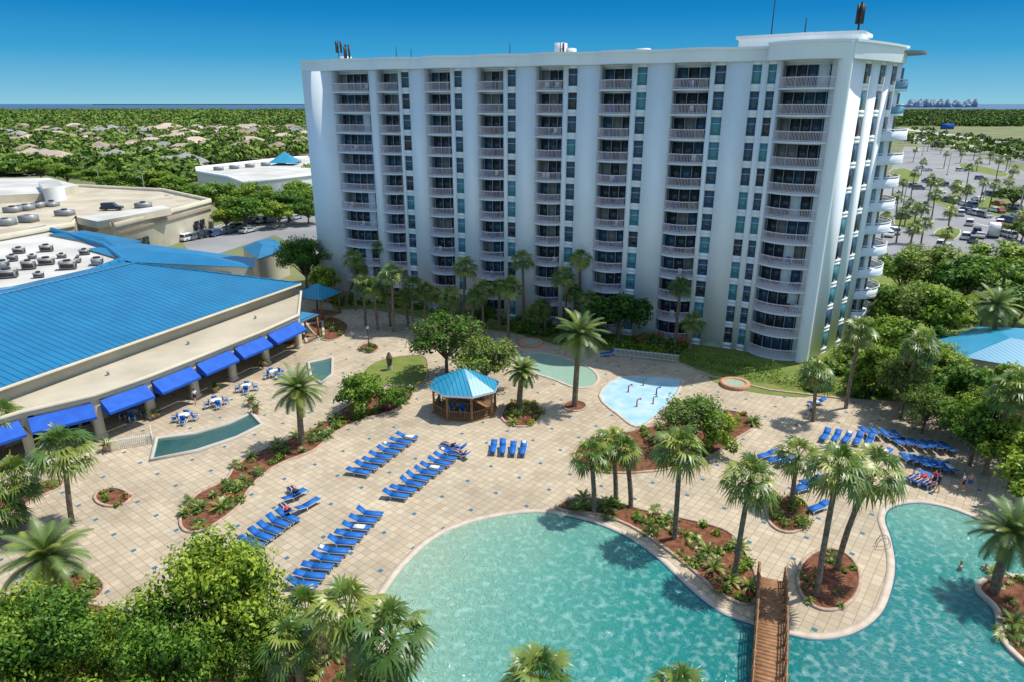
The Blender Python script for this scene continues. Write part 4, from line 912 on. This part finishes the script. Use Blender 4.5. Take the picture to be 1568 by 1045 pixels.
# ================================================================= PEOPLE
def person(name,pose,u,v,rot,shirt,shorts,z=.012,scale=1):
    J={}
    if pose=='stand' or pose=='swim':
        J=dict(pel=(0,0,.95),chest=(0,0,1.3),neck=(0,.0,1.5),head=(0,.03,1.62),top=(0,.02,1.74),nose=(0,.12,1.63))
        st=.12 if pose=='stand' else .05
        for sg,n_ in ((1,'l'),(-1,'r')):
            J['sh'+n_]=(sg*.19,0,1.42); J['el'+n_]=(sg*.27,.0+.05,1.14); J['wr'+n_]=(sg*.29,.13,.92); J['ha'+n_]=(sg*.29,.17,.84)
            J['hip'+n_]=(sg*.1,0,.9); J['kn'+n_]=(sg*.11,sg*st+.03,.5); J['an'+n_]=(sg*.12,sg*st*1.6-.03,.08); J['to'+n_]=(sg*.13,sg*st*1.6+.14,.04)
    elif pose=='lie':
        J=dict(pel=(0,0,.52),chest=(0,-.33,.62),neck=(0,-.5,.74),head=(0,-.6,.82),top=(0,-.70,.90),nose=(0,-.55,.93))
        for sg,n_ in ((1,'l'),(-1,'r')):
            J['sh'+n_]=(sg*.19,-.42,.70); J['el'+n_]=(sg*.30,-.18,.56); J['wr'+n_]=(sg*.24,.05,.55); J['ha'+n_]=(sg*.2,.13,.56)
            J['hip'+n_]=(sg*.1,.05,.52); J['kn'+n_]=(sg*.12,.48,.62 if sg>0 else .54); J['an'+n_]=(sg*.12,.92,.49); J['to'+n_]=(sg*.14,.98,.62)
    E=[('pel','chest'),('chest','neck'),('neck','head'),('head','top'),('head','nose')]
    for n_ in 'lr': E+=[('chest','sh'+n_),('sh'+n_,'el'+n_),('el'+n_,'wr'+n_),('wr'+n_,'ha'+n_),('pel','hip'+n_),('hip'+n_,'kn'+n_),('kn'+n_,'an'+n_),('an'+n_,'to'+n_)]
    Rr=dict(pel=.14,chest=.15,neck=.055,head=.10,top=.075,nose=.018)
    for n_ in 'lr': Rr.update({'sh'+n_:.065,'el'+n_:.045,'wr'+n_:.03,'ha'+n_:.035,'hip'+n_:.1,'kn'+n_:.062,'an'+n_:.042,'to'+n_:.035})
    for n_ in 'lr':
        h=Vector(J['ha'+n_]); d=(h-Vector(J['wr'+n_])).normalized(); sg=1 if n_=='l' else -1; s_=Vector((sg,0,0)).cross(d)
        for i in range(5):
            k='f%d%s'%(i,n_); off=(i-2)*.016; ln=[.05,.075,.085,.078,.06][i]
            base=h+s_*off; J[k]=tuple(base+d*ln+(s_*(-.04) if i==0 else Vector((0,0,0)))); E.append(('ha'+n_,k)); Rr[k]=.009
    keys=list(J); me=bpy.data.meshes.new(name); me.from_pydata([J[k] for k in keys],[(keys.index(a),keys.index(b_)) for a,b_ in E],[])
    o=bpy.data.objects.new(name,me); scene.collection.objects.link(o); sk=o.modifiers.new('s','SKIN'); 
    for i,k in enumerate(keys): me.skin_vertices[0].data[i].radius=(Rr[k],Rr[k]*(.8 if k in('pel','chest') else 1)); 
    me.skin_vertices[0].data[0].use_root=True
    o.modifiers.new('d','SUBSURF').levels=1
    dg=bpy.context.evaluated_depsgraph_get(); m2=bpy.data.meshes.new_from_object(o.evaluated_get(dg)); bpy.data.objects.remove(o)
    m2.materials.clear()
    for k in ('skin',shirt,shorts,'hair'): m2.materials.append(M[k])
    JJ={k:Vector(J[k]) for k in keys}
    for p in m2.polygons:
        c=p.center; best=min(keys,key=lambda k:(JJ[k]-c).length-Rr[k]*.6); mi=0
        if best=='chest' or best in('shl','shr'): mi=1
        if best in('pel','hipl','hipr'): mi=2
        if best=='top' or (best=='head' and (c-JJ['nose']).length>.13): mi=3
        p.material_index=mi; p.use_smooth=True
    x,y=P(u,v); o=obj(name,m2,None,(x,y,z),rot,scale); return o
for a in (('person','stand',1435,752,.5,'c_dark','c_dark'),('person','stand',1428,748,2.5,'c_red','c_dark'),('person','stand',1472,752,1,'c_white','c_dark'),('person','stand',1482,752,3,'skin','sling'),('person','stand',1240,640,3,'c_white','sling'),('person','stand',300,618,1,'c_white','c_dark')): person(*a)
# sunbathers each rest on their own lounger (head toward the raised back)
for (u,v,r,c1_,c2_) in ((440,787,-.9,'c_red','c_red'),(452,759,-.9,'c_dark','c_dark'),(690,688,-.6,'c_dark','skin'),(706,700,-.6,'skin','c_dark'),(1410,740,.5,'c_red','c_dark'),(1424,744,.5,'skin','c_dark'),(1398,735,.5,'skin','sling'),(1350,700,.4,'c_white','c_dark')):
    x,y=P(u,v); obj('sun_lounger',LM[0],None,(x,y,.015),r,1.0)
    p=person('sunbathing_person','lie',u,v,r+math.pi/2,c1_,c2_,-.02); p.rotation_euler[2]=r-math.pi/2+math.pi
person('swimmer','swim',1470,872,1,'skin','c_dark',-1.05); person('swimmer','swim',1508,874,2,'skin','sling',-1.1)

# ================================================================= LIGHT, SKY, CAMERA
EL=math.radians(63); AZ=math.atan2(.92,.39)
S=Vector((math.sin(AZ)*math.cos(EL),math.cos(AZ)*math.cos(EL),math.sin(EL)))
ld=bpy.data.lights.new('sun','SUN'); ld.energy=5.0; ld.angle=math.radians(.5); ld.color=(1,.96,.88); lo=bpy.data.objects.new('sun',ld); scene.collection.objects.link(lo); lo.rotation_euler=S.to_track_quat('Z','Y').to_euler(); lo.location=(0,0,100)
w=bpy.data.worlds.new('World'); scene.world=w; w.use_nodes=True; N=w.node_tree.nodes; L=w.node_tree.links
bg=N['Background']; bg.inputs['Strength'].default_value=.15
sk=N.new('ShaderNodeTexSky'); sk.sky_type='NISHITA'; sk.sun_disc=False; sk.sun_elevation=EL; sk.sun_rotation=AZ; sk.air_density=1.6; sk.dust_density=1.2; sk.ozone_density=3.0; sk.altitude=0
tc=N.new('ShaderNodeTexCoord'); sx=N.new('ShaderNodeSeparateXYZ'); L.new(tc.outputs['Generated'],sx.inputs[0])
rp=N.new('ShaderNodeValToRGB'); L.new(sx.outputs['Z'],rp.inputs['Fac']); el=rp.color_ramp.elements
el[0].position=0; el[0].color=(.27,.58,.72,1); el[1].position=.16; el[1].color=(.0,.15,.47,1)
for p_,c_ in ((.02,(.18,.50,.71)),(.06,(.05,.36,.66)),(.11,(.01,.235,.57))):
    k=el.new(p_); k.color=(*c_,1)
ml=N.new('ShaderNodeVectorMath'); ml.operation='SCALE'; ml.inputs['Scale'].default_value=1/.15; L.new(rp.outputs[0],ml.inputs[0])
mr=N.new('ShaderNodeMapRange'); mr.inputs['From Min'].default_value=.13; mr.inputs['From Max'].default_value=.26; mr.interpolation_type='SMOOTHSTEP'; L.new(sx.outputs['Z'],mr.inputs['Value'])
mx=N.new('ShaderNodeMix'); mx.data_type='RGBA'; L.new(mr.outputs[0],mx.inputs[0]); L.new(ml.outputs[0],mx.inputs[6]); L.new(sk.outputs[0],mx.inputs[7])
L.new(mx.outputs[2],bg.inputs['Color'])
cd=bpy.data.cameras.new('camera'); cd.lens=F/1568*36; cd.sensor_width=36; cd.clip_end=60000; cd.clip_start=.5
co=bpy.data.objects.new('camera',cd); scene.collection.objects.link(co); co.location=(0,0,CAMH); co.rotation_euler=(math.pi/2-PITCH,0,0); scene.camera=co
scene.view_settings.view_transform='Standard'; scene.view_settings.look='None'; scene.view_settings.exposure=0
print('objects',len(bpy.data.objects))
